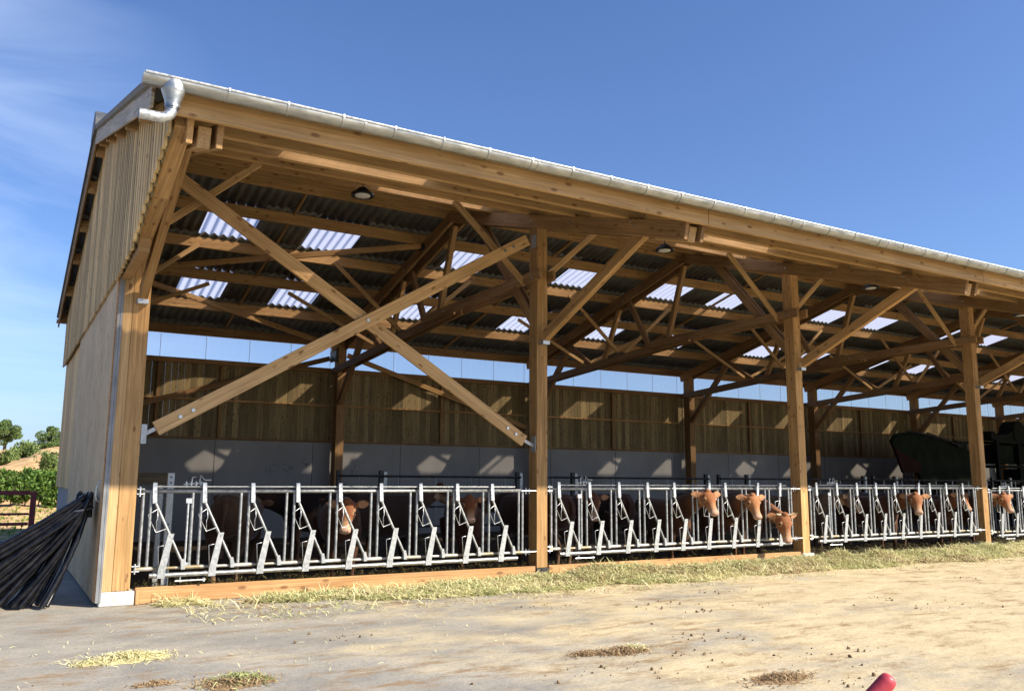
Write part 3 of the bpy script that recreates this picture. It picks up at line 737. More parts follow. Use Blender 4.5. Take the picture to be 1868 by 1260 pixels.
    for q in range(4): tube_bm(bm, [(x-.13+.06*q, -.012, 1.42), (x-.13+.06*q, -.012, 1.47)], .011, 6)
    frombm('release_lever', bm, M['galv'], B)
    bm = bmesh.new(); box_bm(bm, .585, .655, .0, .02, 1.20, 1.26); tube_bm(bm, [(.615, .02, 1.24), (.615, .02, .43)], .013, 8); box_bm(bm, .585, .655, .0, .02, .44, .475); frombm('gate_bolt', bm, M['galv'], B)
    bm = bmesh.new(); tube_bm(bm, [(.5, -.05, .262), (.86, -.05, .262)], .010, 8); tube_bm(bm, [(.56, -.05, .245), (.56, -.05, .31)], .010, 6); tube_bm(bm, [(.84, -.05, .24), (.84, -.05, .285)], .016, 8); frombm('spring_rod', bm, M['galv'], B)
    return B
for k in range(5): make_barrier(k)

# ------------------------------------------------------------ inner rail fence and posts
def inner_fence(k, xa, xb, label):
    F = empty('cattle_rail_fence', (xa, 5.0, 0), label, 'rail fence', 'dark rail fences dividing the pens')
    L_ = xb-xa
    for i, z in enumerate((.55, .95, 1.57)):
        tube('rail', [(0, 0, z), (L_, 0, z-.01)], .024 if z > 1.5 else .02, M['dark_steel'], F, 8)
    for x in (0, .9 if k == 0 else 1.0, L_-.05):
        box('fence_post', x-.04, x+.04, .03, .11, .0, 1.68, M['dark_steel'], F, .003)
        if x > 0: box('post_cap', x+.045, x+.12, .03, .06, 1.0, 1.66, M['galv_plate'], F, .003)
    x = .4
    while x < L_-.1:
        tube('spindle', [(x, 0, .5), (x, 0, 1.56)], .015, M['galv_dull'], F, 6); x += .85
inner_fence(0, 4.35, 8.55, 'dark steel rail fence inside the first bay behind the standing cattle')
inner_fence(1, 9.0, 14.2, 'dark steel rail fence inside the second bay in front of the concrete wall')
inner_fence(2, 14.6, 20.4, 'dark steel rail fence inside the third bay')
inner_fence(3, 20.8, 26.5, 'dark steel rail fence in front of the covered trailer')
inner_fence(4, 26.9, 34.0, 'dark steel rail fence farthest right in front of the machines')
gp = empty('gate_post', (.53, .9, 0), 'flat galvanised post with bolt holes standing behind the first feed barrier', 'post')
box('post_body', -.045, .045, -.03, .03, .0, 1.58, M['galv_plate'], gp, .004)
bm = bmesh.new()
for z in (1.52, 1.45, 1.36, .9): tube_bm(bm, [(0, -.036, z), (0, -.028, z)], .012, 8)
frombm('bolt_holes', bm, M['dark_steel'], gp)
tr = empty('wooden_crush_frame', (.18, 1.3, 0), 'low dark wooden frame tucked behind the corner post inside the barn', 'wooden frame')
box('frame_leg', -.12, -.04, 0, .08, .0, 1.52, M['box_wood'], tr); box('frame_leg', .26, .33, 0, .08, .0, 1.52, M['galv_plate'], tr); box('frame_beam', -.2, .40, -.03, -.002, 1.42, 1.58, M['box_wood'], tr)

# ------------------------------------------------------------ lamps
lamp_labels = ['round black high-bay lamp nearest the corner, hanging in the first bay', 'round black high-bay lamp above the second bay, right of the first free-standing post',
 'round black high-bay lamp above the third bay', 'round black high-bay lamp at the right edge of the picture', 'round black high-bay lamp far along the barn']
def make_lamp():
    Lp = empty('high_bay_lamp', (2.94, .46, 5.80), lamp_labels[0], 'lamp', 'black lamps hanging under the roof')
    bm = bmesh.new(); rs = []
    for (z, r) in ((-.02, .160), (-.035, .172), (-.02, .176), (.01, .165), (.022, .10), (.055, .075), (.09, .07), (.1, .03)):
        rs.append([(r*math.cos(2*math.pi*i/28), r*math.sin(2*math.pi*i/28), z) for i in range(28)])
    loft_bm(bm, rs); o = frombm('housing', bm, M['lamp_black'], Lp, True); sharpen(o)
    bm = bmesh.new(); loft_bm(bm, [[(r*math.cos(2*math.pi*i/24), r*math.sin(2*math.pi*i/24), z) for i in range(24)] for z, r in ((-.021, .118), (-.034, .115), (-.040, .09), (-.042, .05))]); frombm('lens', bm, M['lens'], Lp, True)
    bm = bmesh.new()
    for i in range(16):
        a = 2*math.pi*i/16; tube_bm(bm, [(.12*math.cos(a), .12*math.sin(a), .018), (.075*math.cos(a), .075*math.sin(a), .075)], .006, 4)
    frombm('cooling_fins', bm, M['lamp_black'], Lp)
    tube('hook', [(0, 0, .09), (0, 0, .13), (.02, 0, .155), (0, 0, .18), (0, -.14, .20)], .006, M['dark_steel'], Lp, 6)
    tube('cable', [(.03, 0, .09), (-.04, -.03, .16), (-.12, -.06, .13), (-.14, -.1, .17), (-.05, -.14, .20), (.02, -.2, .215)], .005, M['lamp_black'], Lp, 6)
    return Lp
lp = make_lamp()
for i in range(1, 5):
    c = copy_tree(lp); c.location = (2.94+5.98*i, .46, 5.80); c['label'] = lamp_labels[i]

# ------------------------------------------------------------ hay
def blades(bm, n, pf, ln=(.05, .16), wd=(.003, .006), up_=.35):
    for _ in range(n):
        p, nz = pf()
        if p is None: continue
        a = random.uniform(0, 2*math.pi); el = random.gauss(.12, up_); l = random.uniform(*ln); w = random.uniform(*wd)
        d = Vector((math.cos(a)*math.cos(el), math.sin(a)*math.cos(el), math.sin(el)))
        s = d.cross(Vector((random.uniform(-.5, .5), random.uniform(-.5, .5), 1))).normalized()*w
        mdl = p+d*l*.5+Vector((random.uniform(-.02, .02), random.uniform(-.02, .02), random.uniform(0, .02))); e = p+d*l+Vector((random.uniform(-.02, .02), random.uniform(-.02, .02), -abs(random.gauss(0, .025))))
        e.z = max(e.z, .003); mdl.z = max(mdl.z, .006)
        v = [bm.verts.new(q) for q in (p-s, p+s, mdl+s, mdl-s, e+s*.3, e-s*.3)]
        bm.faces.new((v[0], v[1], v[2], v[3])); bm.faces.new((v[3], v[2], v[4], v[5]))
def hay_h(x, y):
    """height of the hay heap at x, y (y from 0 outwards negative)"""
    edge = -(.62+.75*min(1, max(0, x-.4)/2.2)+.40*mnoise.noise(Vector((x*.7, 3, 1)))+.2*mnoise.noise(Vector((x*2.7, 3, 5))))
    if x < .35: return 0
    if y < edge or y > .1: return 0
    t = (y-edge)/(0-edge); t = max(0, min(1, t))
    amp = .016+.115*min(1, max(0, x-2.4)/4.2)
    if x > 12: amp += .03
    prof = math.sin(math.pi*min(1, t*1.05)*.62)**1.1
    if t > .82: prof *= 1-.25*(t-.82)/.18
    n = .75+.8*mnoise.noise(Vector((x*1.3, y*1.9, 0)))+.4*mnoise.noise(Vector((x*5, y*5, 2)))
    return max(0, amp*prof*n)
hxs_ = frange(.3, 31, .12); hys_ = frange(-1.9, .0, .1)
bed = grid('hay_heap', hxs_, hys_, lambda x, y: (hay_h(x, y)-.012) if hay_h(x, y) > .012 else -.01, M['hayseat']); tag(bed, 'long low heap of cut grass along the feed barriers', 'hay', kind='stuff')
def hay_pf(xa, xb, bias=1.6):
    def f():
        for _ in range(12):
            x = xa+(xb-xa)*random.random()**bias; y = random.uniform(-1.75, -.0)
            hh = hay_h(x, y)
            if hh > .008: return Vector((x, y, hh-.01+random.random()*.02)), 1
            if random.random() < .03 and x > .5: return Vector((x, y-.25*random.random(), .006)), 1
        return None, 0
    return f
bm = bmesh.new(); blades(bm, 42000, hay_pf(.35, 30, 1.7), (.06, .21), (.003, .0058), .3); o = frombm('hay_blades', bm, M['hay']); tag(o, 'pale straw-coloured blades over the heap of cut grass', 'hay', kind='stuff')
bm = bmesh.new()
def green_pf():
    f = hay_pf(1.2, 30, 1.4)
    def g():
        for _ in range(10):
            p, n = f()
            if p is not None and mnoise.noise(Vector((p.x*.7, p.y*1.4, 9))) > -.12+(0 if p.x > 4 else .2): return p, n
        return None, 0
    return g
blades(bm, 26000, green_pf()); o = frombm('green_hay_blades', bm, M['haygreen']); tag(o, 'greener blades mixed through the cut grass heap', 'hay', kind='stuff')
bm = bmesh.new()
def brown_pf():
    f = hay_pf(1.2, 30, 1.3)
    def g():
        for _ in range(14):
            p, n = f()
            if p is not None and (mnoise.noise(Vector((p.x*.55+20, p.y*2.0, 9))) > .04 or (10 < p.x < 13.4 and -1.0 < p.y < -.3)): return p, n
        return None, 0
    return g
blades(bm, 24000, brown_pf(), (.02, .08), (.004, .009)); o = frombm('brown_hay_chaff', bm, M['haybrown']); tag(o, 'brown chaffy patches in the cut grass heap', 'hay', kind='stuff')
# tufts dropped on the yard
def pile(name, label, spots, mats, dens=1.):
    bm = bmesh.new()
    for (cx, cy, rx, ry, n, hh) in spots:
        def pf():
            a = random.random()*2*math.pi; r = abs(random.gauss(0, .5))
            return Vector((cx+rx*r*math.cos(a), cy+ry*r*math.sin(a), .004+hh*max(0, 1-r)*random.random())), 1
        blades(bm, int(n*dens), pf, (.02, .09) if 'dung' in name else (.03, .13), (.0025, .0055), .08)
    for (cx, cy, rx, ry, n, hh) in spots:      # crumbly low heap under the blades, joined to the same mesh
        nr, na = 7, 36; rings = []
        for i in range(nr):
            rr = 1-i/nr; ring = []
            for k in range(na):
                a = 2*math.pi*k/na; e = 1+.45*mnoise.noise(Vector((math.cos(a)*1.7+cx*3, math.sin(a)*1.7+cy*3, rr)))
                ring.append(bm.verts.new((cx+rx*.8*rr*e*math.cos(a), cy+ry*.8*rr*e*math.sin(a), .004+(hh*.5+.004)*(1-rr)*(.6+.8*abs(mnoise.noise(Vector((k*.9, i*1.3, cx))))))))
            rings.append(ring)
        for A, B in zip(rings, rings[1:]):
            for k in range(na): bm.faces.new((A[k], A[(k+1) % na], B[(k+1) % na], B[k]))
        bm.faces.new(rings[-1])
    o = frombm(name, bm, mats); tag(o, label, 'hay', kind='stuff')
pile('hay_tuft', 'small pale tuft of dropped grass on the yard at the lower left', [(-.40, -3.32, .40, .22, 900, .05), (-.72, -3.4, .14, .10, 120, .02)], M['hay'])
pile('hay_tuft', 'brown and green trampled tuft at the bottom edge left of centre', [(.22, -4.58, .28, .20, 420, .05)], M['haygreen'])
pile('dung_tuft', 'brown chaff under the trampled tuft at the bottom edge', [(.18, -4.62, .32, .24, 900, .03), (-.35, -4.4, .2, .06, 120, .02)], M['haybrown'])
pile('dung_tuft', 'dark brown chaff patch on the yard below the second post', [(3.48, -5.12, .32, .15, 900, .035), (3.12, -5.05, .22, .08, 300, .02)], M['haybrown'])
pile('hay_tuft', 'wisps of pale grass on the brown patch below the second post', [(3.6, -5.08, .22, .10, 160, .04)], M['hay'])
pile('dung_tuft', 'brown chaff at the bottom edge near the middle of the picture', [(3.9, -6.55, .35, .18, 700, .02)], M['haybrown'])
# loose wisps and clods over the yard
bm = bmesh.new()
def loose_pf(): 
    x = random.uniform(-2, 22); y = -1.2-abs(random.gauss(0, 2.6)); return Vector((x, y, .005)), 1
blades(bm, 900, loose_pf, (.02, .08), (.002, .0045), .05); tag(frombm('loose_straw', bm, M['hay']), 'loose wisps of straw scattered over the yard', 'straw', kind='stuff')
bm = bmesh.new()
clus = [(random.uniform(-1, 13), random.uniform(-7.5, -2.2), random.uniform(.08, .5), random.uniform(.05, .22)) for _ in range(26)]
for _ in range(480):
    if random.random() < .85:
        cx, cy, sx, sy = clus[int(random.random()**1.3*len(clus))]; x = random.gauss(cx, sx); y = random.gauss(cy, sy)
    else: x = random.uniform(-2.5, 20); y = random.uniform(-9.5, -1.4)
    s = random.choice((.004, .005, .007, .010, .015))*random.uniform(.6, 1.3)
    mtx = Matrix.Translation((x, y, s*.35)) @ Euler((random.random()*6, random.random()*6, random.random()*6)).to_matrix().to_4x4() @ Matrix.Diagonal((s*1.5, s, s*.7, 1))
    bmesh.ops.create_icosphere(bm, subdivisions=1, radius=1, matrix=mtx)
tag(frombm('clods', bm, M['stone']), 'small brown clods and crumbs of dung on the yard', 'clods', kind='stuff')
# dark silage just inside the barriers
bm = bmesh.new()
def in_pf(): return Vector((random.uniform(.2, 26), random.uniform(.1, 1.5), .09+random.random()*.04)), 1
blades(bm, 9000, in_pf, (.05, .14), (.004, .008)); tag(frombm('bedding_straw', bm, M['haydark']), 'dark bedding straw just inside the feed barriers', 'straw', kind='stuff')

# ------------------------------------------------------------ cattle
RED = (.235, .075, .022); 
def make_cow(name, label, pos, yaw, headp, hyaw, hpitch, scale=1., coat=(.235, .075, .022), horns=False, pale=False, group='brown beef cattle in the barn', extra_neck=0, voxel=.0135):
    """pos: chest ground point (x,y); yaw: body heading; headp: world position of the poll; hyaw/hpitch: direction of the nose"""
    C = empty(name, (pos[0], pos[1], 0), label, 'cow', group, yaw)
    inv = Matrix.Rotation(-yaw, 3, 'Z')
    hp = inv @ Vector((headp[0]-pos[0], headp[1]-pos[1], headp[2]))
    hy = hyaw-yaw
    bm = bmesh.new(); s = scale
    def ell(c, a, b, na, nb, n=18, sq=1.0, drop=0):
        out = []
        for k in range(n):
            t = 2*math.pi*k/n; ct, st = math.cos(t), math.sin(t)
            out.append(c+na*(a*math.copysign(abs(ct)**sq, ct))+nb*(b*math.copysign(abs(st)**sq, st)))
        return out
    Y = Vector((0, 1, 0)); Z = Vector((0, 0, 1)); X = Vector((1, 0, 0))
    tor = [(-1.60, 1.02, .06, .08), (-1.56, 1.03, .17, .20), (-1.44, 1.01, .245, .30), (-1.22, .99, .28, .345), (-.95, .96, .285, .355), (-.65, .93, .32, .375), (-.35, .92, .325, .385), (-.12, .93, .285, .37), (.02, .95, .235, .33), (.12, .98, .17, .25), (.17, 1.0, .08, .13)]
    loft_bm(bm, [ell(Vector((x*s, 0, z*s)), a*s, b*s, Y, Z, 20, .85) for x, z, a, b in tor])
    # hips
    for sy in (-1, 1): bmesh.ops.create_icosphere(bm, subdivisions=2, radius=1, matrix=Matrix.Translation((-1.22*s, sy*.19*s, 1.25*s)) @ Matrix.Diagonal((.12*s, .07*s, .06*s, 1)))
    # neck
    d = Vector((math.cos(hy)*math.cos(hpitch), math.sin(hy)*math.cos(hpitch), math.sin(hpitch)))
    side = Z.cross(d).normalized(); upn = d.cross(side).normalized()
    nb0 = Vector((-.12*s, 0, 1.0*s)); nb1 = hp+d*.06*s-upn*.05*s-d*.02
    rings = []
    for i in range(9):
        t = i/8; p = nb0.lerp(nb1, t)+Vector((0, 0, (math.sin(math.pi*t)*.06)*s))
        dr = (nb1-nb0).normalized(); sd = Z.cross(dr).normalized(); un = dr.cross(sd)
        a = (.20*(1-t)+.088*t)*s; b = (.34*(1-t)**1.25+.135*t+.0)*s
        rings.append(ell(p, a, b, sd, un, 18))
    loft_bm(bm, rings)
    # dewlap
    # head
    hr = [(-.045, .06, .05, .0), (-.02, .105, .085, 0), (.03, .132, .115, -.004), (.09, .143, .132, -.012), (.15, .142, .135, -.018), (.20, .124, .124, -.022), (.26, .098, .106, -.026), (.33, .082, .086, -.028), (.39, .080, .076, -.028), (.43, .088, .074, -.026), (.465, .090, .066, -.024), (.490, .074, .050, -.022), (.503, .040, .028, -.020)]
    loft_bm(bm, [ell(hp+d*(t*s)+upn*(o*s), a*s, b*s, side, upn, 18, .9) for t, a, b, o in hr])
    # jaw
    loft_bm(bm, [ell(hp+d*(t*s)+upn*(o*s), a*s, b*s, side, upn, 12) for t, a, b, o in ((.10, .075, .055, -.10), (.2, .062, .05, -.10), (.32, .045, .035, -.085), (.43, .042, .028, -.072), (.46, .03, .02, -.066))])
    # brows
    for sy in (-1, 1): bmesh.ops.create_icosphere(bm, subdivisions=2, radius=1, matrix=Matrix.Translation(hp+d*(.15*s)+side*(sy*.112*s)+upn*(.052*s)) @ Matrix.Diagonal((.034*s, .034*s, .034*s, 1)))
    # poll tuft
    bmesh.ops.create_icosphere(bm, subdivisions=2, radius=1, matrix=Matrix.Translation(hp+d*(.0)+upn*(.085*s)) @ Matrix.Diagonal((.06*s, .065*s, .05*s, 1)))
    # ears: leaf-shaped, hollow side forward
    for sy in (-1, 1):
        ax = (side*sy*.93-upn*.05-d*.20-upn*.12+Z*(.02)).normalized(); an = (d*.55+upn*.75); an = (an-ax*an.dot(ax)).normalized(); aw = ax.cross(an).normalized()
        base = hp+d*(.035*s)+side*(sy*.11*s)+upn*(.030*s)
        loft_bm(bm, [ell(base+ax*(t*s)+an*(o*s), w*s, th*s, aw, an, 12) for t, w, th, o in ((.0, .030, .028, 0), (.04, .042, .025, 0), (.09, .066, .020, -.010), (.14, .072, .017, -.016), (.185, .056, .015, -.014), (.22, .030, .012, -.006), (.235, .010, .008, 0))])
    # legs
    def leg(pts, rads): 
        tube_bm(bm, [Vector(p)*s for p in pts], .05, 12, True, [r*s for r in rads])
    ph = random.uniform(-.06, .06)
    for sy in (-1, 1):
        f = ph*sy
        leg([(-.10, sy*.17, .88), (-.08+f*.3, sy*.18, .66), (-.07+f*.6, sy*.165, .42), (-.085+f*.8, sy*.16, .36), (-.085+f, sy*.155, .16), (-.07+f, sy*.155, .08), (-.055+f, sy*.155, .004)], [.13, .095, .058, .048, .036, .046, .056])
        leg([(-1.32, sy*.17, .95), (-1.24-f*.3, sy*.195, .70), (-1.40-f*.6, sy*.18, .50), (-1.45-f*.8, sy*.17, .42), (-1.42-f, sy*.165, .18), (-1.40-f, sy*.165, .08), (-1.375-f, sy*.165, .004)], [.19, .15, .075, .052, .038, .046, .056])
    # tail
    leg([(-1.53, 0, 1.22), (-1.63, 0, 1.12), (-1.66, .01, .85), (-1.65, .0, .6), (-1.64, .02, .42)], [.04, .028, .020, .022, .038])
    bmesh.ops.recalc_face_normals(bm, faces=bm.faces)
    me = bpy.data.meshes.new('body'); bm.to_mesh(me); bm.free()
    ob = link('body', me, None, C)
    md = ob.modifiers.new('r', 'REMESH'); md.mode = 'VOXEL'; md.voxel_size = voxel; md.use_smooth_shade = True
    sm = ob.modifiers.new('s', 'SMOOTH'); sm.factor = .5; sm.iterations = 3
    dg = bpy.context.evaluated_depsgraph_get(); dg.update()
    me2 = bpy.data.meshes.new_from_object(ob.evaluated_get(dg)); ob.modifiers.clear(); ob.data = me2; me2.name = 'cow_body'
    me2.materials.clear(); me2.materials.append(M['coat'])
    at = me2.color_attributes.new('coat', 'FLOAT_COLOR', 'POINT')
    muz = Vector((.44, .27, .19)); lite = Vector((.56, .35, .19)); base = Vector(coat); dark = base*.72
    eyes = [hp+d*(.165*s)+side*(sy*.130*s)+upn*(.034*s) for sy in (-1, 1)]
    earc = [hp+side*(sy*.19*s) for sy in (-1, 1)]
    cols = []
    for v in me2.vertices:
        p = v.co; q = p-hp; t = q.dot(d)/s; sd_ = q.dot(side)/s; u_ = q.dot(upn)/s
        c = base.copy()
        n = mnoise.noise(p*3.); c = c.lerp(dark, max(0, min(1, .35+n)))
        far = max(0, min(1, (q.length/s-.32)/.28)); c = c.lerp(c*.32, far)  # barn shade painted into the coat, deeper away from the head
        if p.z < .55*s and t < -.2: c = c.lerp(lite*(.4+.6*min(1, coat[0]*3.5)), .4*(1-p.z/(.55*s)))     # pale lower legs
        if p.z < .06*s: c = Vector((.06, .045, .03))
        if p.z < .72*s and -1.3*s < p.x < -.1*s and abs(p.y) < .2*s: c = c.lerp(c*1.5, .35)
        if -.06 < t < .54 and abs(sd_) < .16 and abs(u_) < .2:
            k = max(0, min(1, (t-.25)/.15)); c = c.lerp(lite, k*.55)
            k = max(0, min(1, (t-.40)/.04)); c = c.lerp(muz, k)
            k = max(0, min(1, (-u_-.06)/.06)); c = c.lerp(lite, k*.5)
            for e in eyes:
                de = (p-e).length/s
                if de < .055: c = c.lerp(lite, .35)
        if abs(sd_) > .17 and abs(t) < .2 and abs(u_) < .18:
            c = c.lerp(Vector((.50, .28, .15)), .45 if v.normal.dot(d) > .2 else .1)
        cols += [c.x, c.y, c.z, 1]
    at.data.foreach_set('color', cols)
    for e in eyes:
        bm = bmesh.new(); bmesh.ops.create_uvsphere(bm, u_segments=14, v_segments=10, radius=.0235*s, matrix=Matrix.Translation(e+d*.002)); frombm('eye', bm, M['eye'], C, True)
    for sy in (-1, 1):
        bm = bmesh.new(); mm = Matrix((d, side, upn)).transposed().to_4x4(); mm.translation = hp+d*(.482*s)+side*(sy*.046*s)+upn*(.006*s)
        bmesh.ops.create_uvsphere(bm, u_segments=10, v_segments=8, radius=1, matrix=mm @ Matrix.Diagonal((.016*s, .012*s, .014*s, 1))); frombm('nostril', bm, M['eye'], C, True)
    if horns:
        for sy in (-1, 1):
            b0 = hp+d*(.0)+side*(sy*.07*s)+upn*(.06*s)
            tube('horn', [b0, b0+side*(sy*.07*s)+upn*.02*s, b0+side*(sy*.13*s)+upn*.055*s-d*.0, b0+side*(sy*.165*s)+upn*.10*s], .02, M['horn'], C, 10, [.022*s, .019*s, .013*s, .004*s])
    return C
D = math.pi/180
def dirang(x, y): return math.atan2(y, x)
# heads out or facing the yard
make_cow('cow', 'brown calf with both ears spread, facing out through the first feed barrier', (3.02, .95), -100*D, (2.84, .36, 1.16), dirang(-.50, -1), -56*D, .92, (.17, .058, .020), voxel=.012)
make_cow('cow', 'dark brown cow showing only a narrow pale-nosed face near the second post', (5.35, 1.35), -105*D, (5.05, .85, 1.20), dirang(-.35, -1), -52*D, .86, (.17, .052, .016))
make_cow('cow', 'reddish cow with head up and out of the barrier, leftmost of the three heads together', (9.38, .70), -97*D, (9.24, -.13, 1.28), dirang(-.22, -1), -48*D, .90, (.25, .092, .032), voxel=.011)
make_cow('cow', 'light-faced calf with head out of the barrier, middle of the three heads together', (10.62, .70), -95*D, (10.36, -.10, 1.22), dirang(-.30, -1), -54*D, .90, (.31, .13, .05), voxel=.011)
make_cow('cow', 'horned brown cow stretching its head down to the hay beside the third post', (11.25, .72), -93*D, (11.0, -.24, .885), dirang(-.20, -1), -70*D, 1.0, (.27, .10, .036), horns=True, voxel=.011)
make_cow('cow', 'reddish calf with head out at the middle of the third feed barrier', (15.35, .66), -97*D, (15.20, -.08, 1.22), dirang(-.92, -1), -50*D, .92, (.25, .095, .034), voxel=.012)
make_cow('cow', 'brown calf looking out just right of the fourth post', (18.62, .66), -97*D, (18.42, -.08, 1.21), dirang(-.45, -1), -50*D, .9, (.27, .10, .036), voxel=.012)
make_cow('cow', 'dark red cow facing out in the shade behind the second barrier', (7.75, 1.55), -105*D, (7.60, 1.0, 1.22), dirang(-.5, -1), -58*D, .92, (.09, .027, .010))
# bodies standing in the shade; their coats are darkened to carry it
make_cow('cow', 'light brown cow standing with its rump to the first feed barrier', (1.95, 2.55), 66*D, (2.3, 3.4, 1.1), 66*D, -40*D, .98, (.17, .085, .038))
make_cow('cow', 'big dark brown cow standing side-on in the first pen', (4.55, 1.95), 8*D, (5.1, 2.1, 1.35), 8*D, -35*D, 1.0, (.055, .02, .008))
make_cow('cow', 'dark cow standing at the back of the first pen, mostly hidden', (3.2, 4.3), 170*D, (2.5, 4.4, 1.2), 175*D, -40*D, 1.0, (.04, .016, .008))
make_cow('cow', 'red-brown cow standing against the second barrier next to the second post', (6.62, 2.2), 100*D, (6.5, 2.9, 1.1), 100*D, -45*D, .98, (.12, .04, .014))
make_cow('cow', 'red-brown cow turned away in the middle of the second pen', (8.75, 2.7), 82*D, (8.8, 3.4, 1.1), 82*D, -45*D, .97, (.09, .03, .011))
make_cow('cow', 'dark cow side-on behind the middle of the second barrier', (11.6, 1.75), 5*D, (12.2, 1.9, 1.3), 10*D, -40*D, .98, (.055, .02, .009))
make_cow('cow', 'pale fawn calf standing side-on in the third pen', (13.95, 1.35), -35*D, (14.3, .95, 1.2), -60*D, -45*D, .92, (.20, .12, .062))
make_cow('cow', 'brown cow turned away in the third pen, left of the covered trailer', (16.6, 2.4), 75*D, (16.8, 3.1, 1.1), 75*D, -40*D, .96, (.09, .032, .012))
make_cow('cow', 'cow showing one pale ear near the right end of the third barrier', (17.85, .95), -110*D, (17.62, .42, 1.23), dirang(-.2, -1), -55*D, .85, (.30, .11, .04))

# ------------------------------------------------------------ machines at the far end
tr = empty('covered_trailer', (23.7, 6.6, 0), 'dark tarpaulin-covered farm trailer with a maroon front panel under the roof', 'trailer')
prof = [(.10, 2.83), (.36, 3.08), (.95, 3.19), (1.6, 3.15), (3.1, 2.98), (3.85, 2.72), (5.2, 2.52), (5.2, 1.25), (1.9, 1.25), (1.55, 1.75), (.85, 2.2), (.35, 2.6)]
bm = bmesh.new(); rings = []
for (y, sc, dz) in ((0, .94, -.05), (.12, 1., 0), (.6, .98, .0), (1.1, .93, -.05), (1.5, .80, -.15)):
    rings.append([(2.6+(px-2.6)*sc+1.35*y, y, 2.2+(pz-2.2)*sc+dz+.03*math.sin(px*5+y*3)) for px, pz in prof])
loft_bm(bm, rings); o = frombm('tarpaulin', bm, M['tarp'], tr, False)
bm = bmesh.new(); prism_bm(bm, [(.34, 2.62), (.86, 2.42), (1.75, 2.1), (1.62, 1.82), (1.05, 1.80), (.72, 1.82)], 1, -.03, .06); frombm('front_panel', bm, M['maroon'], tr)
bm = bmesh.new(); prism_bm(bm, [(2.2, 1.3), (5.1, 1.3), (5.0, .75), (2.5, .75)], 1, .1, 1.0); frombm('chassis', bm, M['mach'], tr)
bm = bmesh.new()
for y in (.2,): 
    tube_bm(bm, [(1.05, y, 1.85), (1.3, y, 1.0)], .025, 6); tube_bm(bm, [(1.5, y, 1.85), (1.62, y, 1.0)], .025, 6)
    for z in (1.65, 1.4, 1.15): tube_bm(bm, [(1.1+(1.85-z)*.25, y, z), (1.5+(1.85-z)*.1, y, z)], .02, 6)
frombm('ladder', bm, M['dark_steel'], tr)
for x in (2.9, 4.1):
    for y in (-.12, 1.1):
        bm = bmesh.new(); loft_bm(bm, [[(x+r*math.cos(2*math.pi*i/24), yy, .55+r*math.sin(2*math.pi*i/24)) for i in range(24)] for yy, r in ((y, .35), (y+.02, .52), (y+.1, .55), (y+.22, .55), (y+.28, .52), (y+.3, .35))]); o = frombm('wheel', bm, M['lamp_black'], tr, True); sharpen(o)
for (a, b) in (((1.2, 3.2), (2.9, 3.02)), ((2.2, 3.16), (3.6, 2.86)), ((3.0, 3.02), (4.2, 2.72))): tube('roof_bar', [(a[0], .0, a[1]+.02), (b[0], .0, b[1]+.03)], .03, M['dark_steel'], tr, 6); tube('roof_bar', [(a[0]+.9, .7, a[1]+.05), (b[0]+.9, .7, b[1]+.05)], .03, M['dark_steel'], tr, 6)
bm = bmesh.new(); box_bm(bm, 4.35, 4.95, .3, .9, 2.5, 2.98); tube_bm(bm, [(4.2, .5, 2.95), (5.9, .5, 2.95)], .05, 8); tube_bm(bm, [(5.2, .3, 2.3), (5.9, .3, 2.7)], .06, 8); tube_bm(bm, [(5.2, .3, 1.9), (6.0, .3, 1.5)], .06, 8); frombm('drive_gear', bm, M['mach'], tr)
bm = bmesh.new(); bmesh.ops.create_uvsphere(bm, u_segments=14, v_segments=8, radius=.11, matrix=Matrix.Translation((5.45, .1, 2.08))); frombm('work_light', bm, M['lens'], tr, True)
mc = empty('grain_machine', (30.0, 6.6, 0), 'dark farm machine with a shelved frame and a big round drum on top', 'farm machine')
bm = bmesh.new()
for x in (.0, 1.4, 2.9, 4.4):
    for y in (0, .8): box_bm(bm, x-.06, x+.06, y-.06, y+.06, 0, 3.0)
for z in (.9, 1.5, 2.1, 3.0):
    for y in (0, .8): box_bm(bm, -.06, 4.46, y-.05, y+.05, z-.05, z+.05)
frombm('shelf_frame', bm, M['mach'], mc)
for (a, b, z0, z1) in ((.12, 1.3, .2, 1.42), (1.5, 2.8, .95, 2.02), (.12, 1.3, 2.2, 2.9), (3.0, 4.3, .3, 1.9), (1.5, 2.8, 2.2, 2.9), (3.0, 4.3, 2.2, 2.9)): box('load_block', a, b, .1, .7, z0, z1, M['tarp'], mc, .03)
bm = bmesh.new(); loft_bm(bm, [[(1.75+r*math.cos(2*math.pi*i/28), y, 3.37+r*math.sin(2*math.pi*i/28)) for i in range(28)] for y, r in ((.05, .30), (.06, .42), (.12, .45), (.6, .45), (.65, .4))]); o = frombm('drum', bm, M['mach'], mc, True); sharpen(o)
bm = bmesh.new(); prism_bm(bm, [(-.1, 3.06), (1.4, 3.06), (1.5, 3.5), (1.0, 3.30), (.2, 3.22), (.15, 3.38), (-.1, 3.38)], 1, .1, .6); frombm('chute', bm, M['mach'], mc)

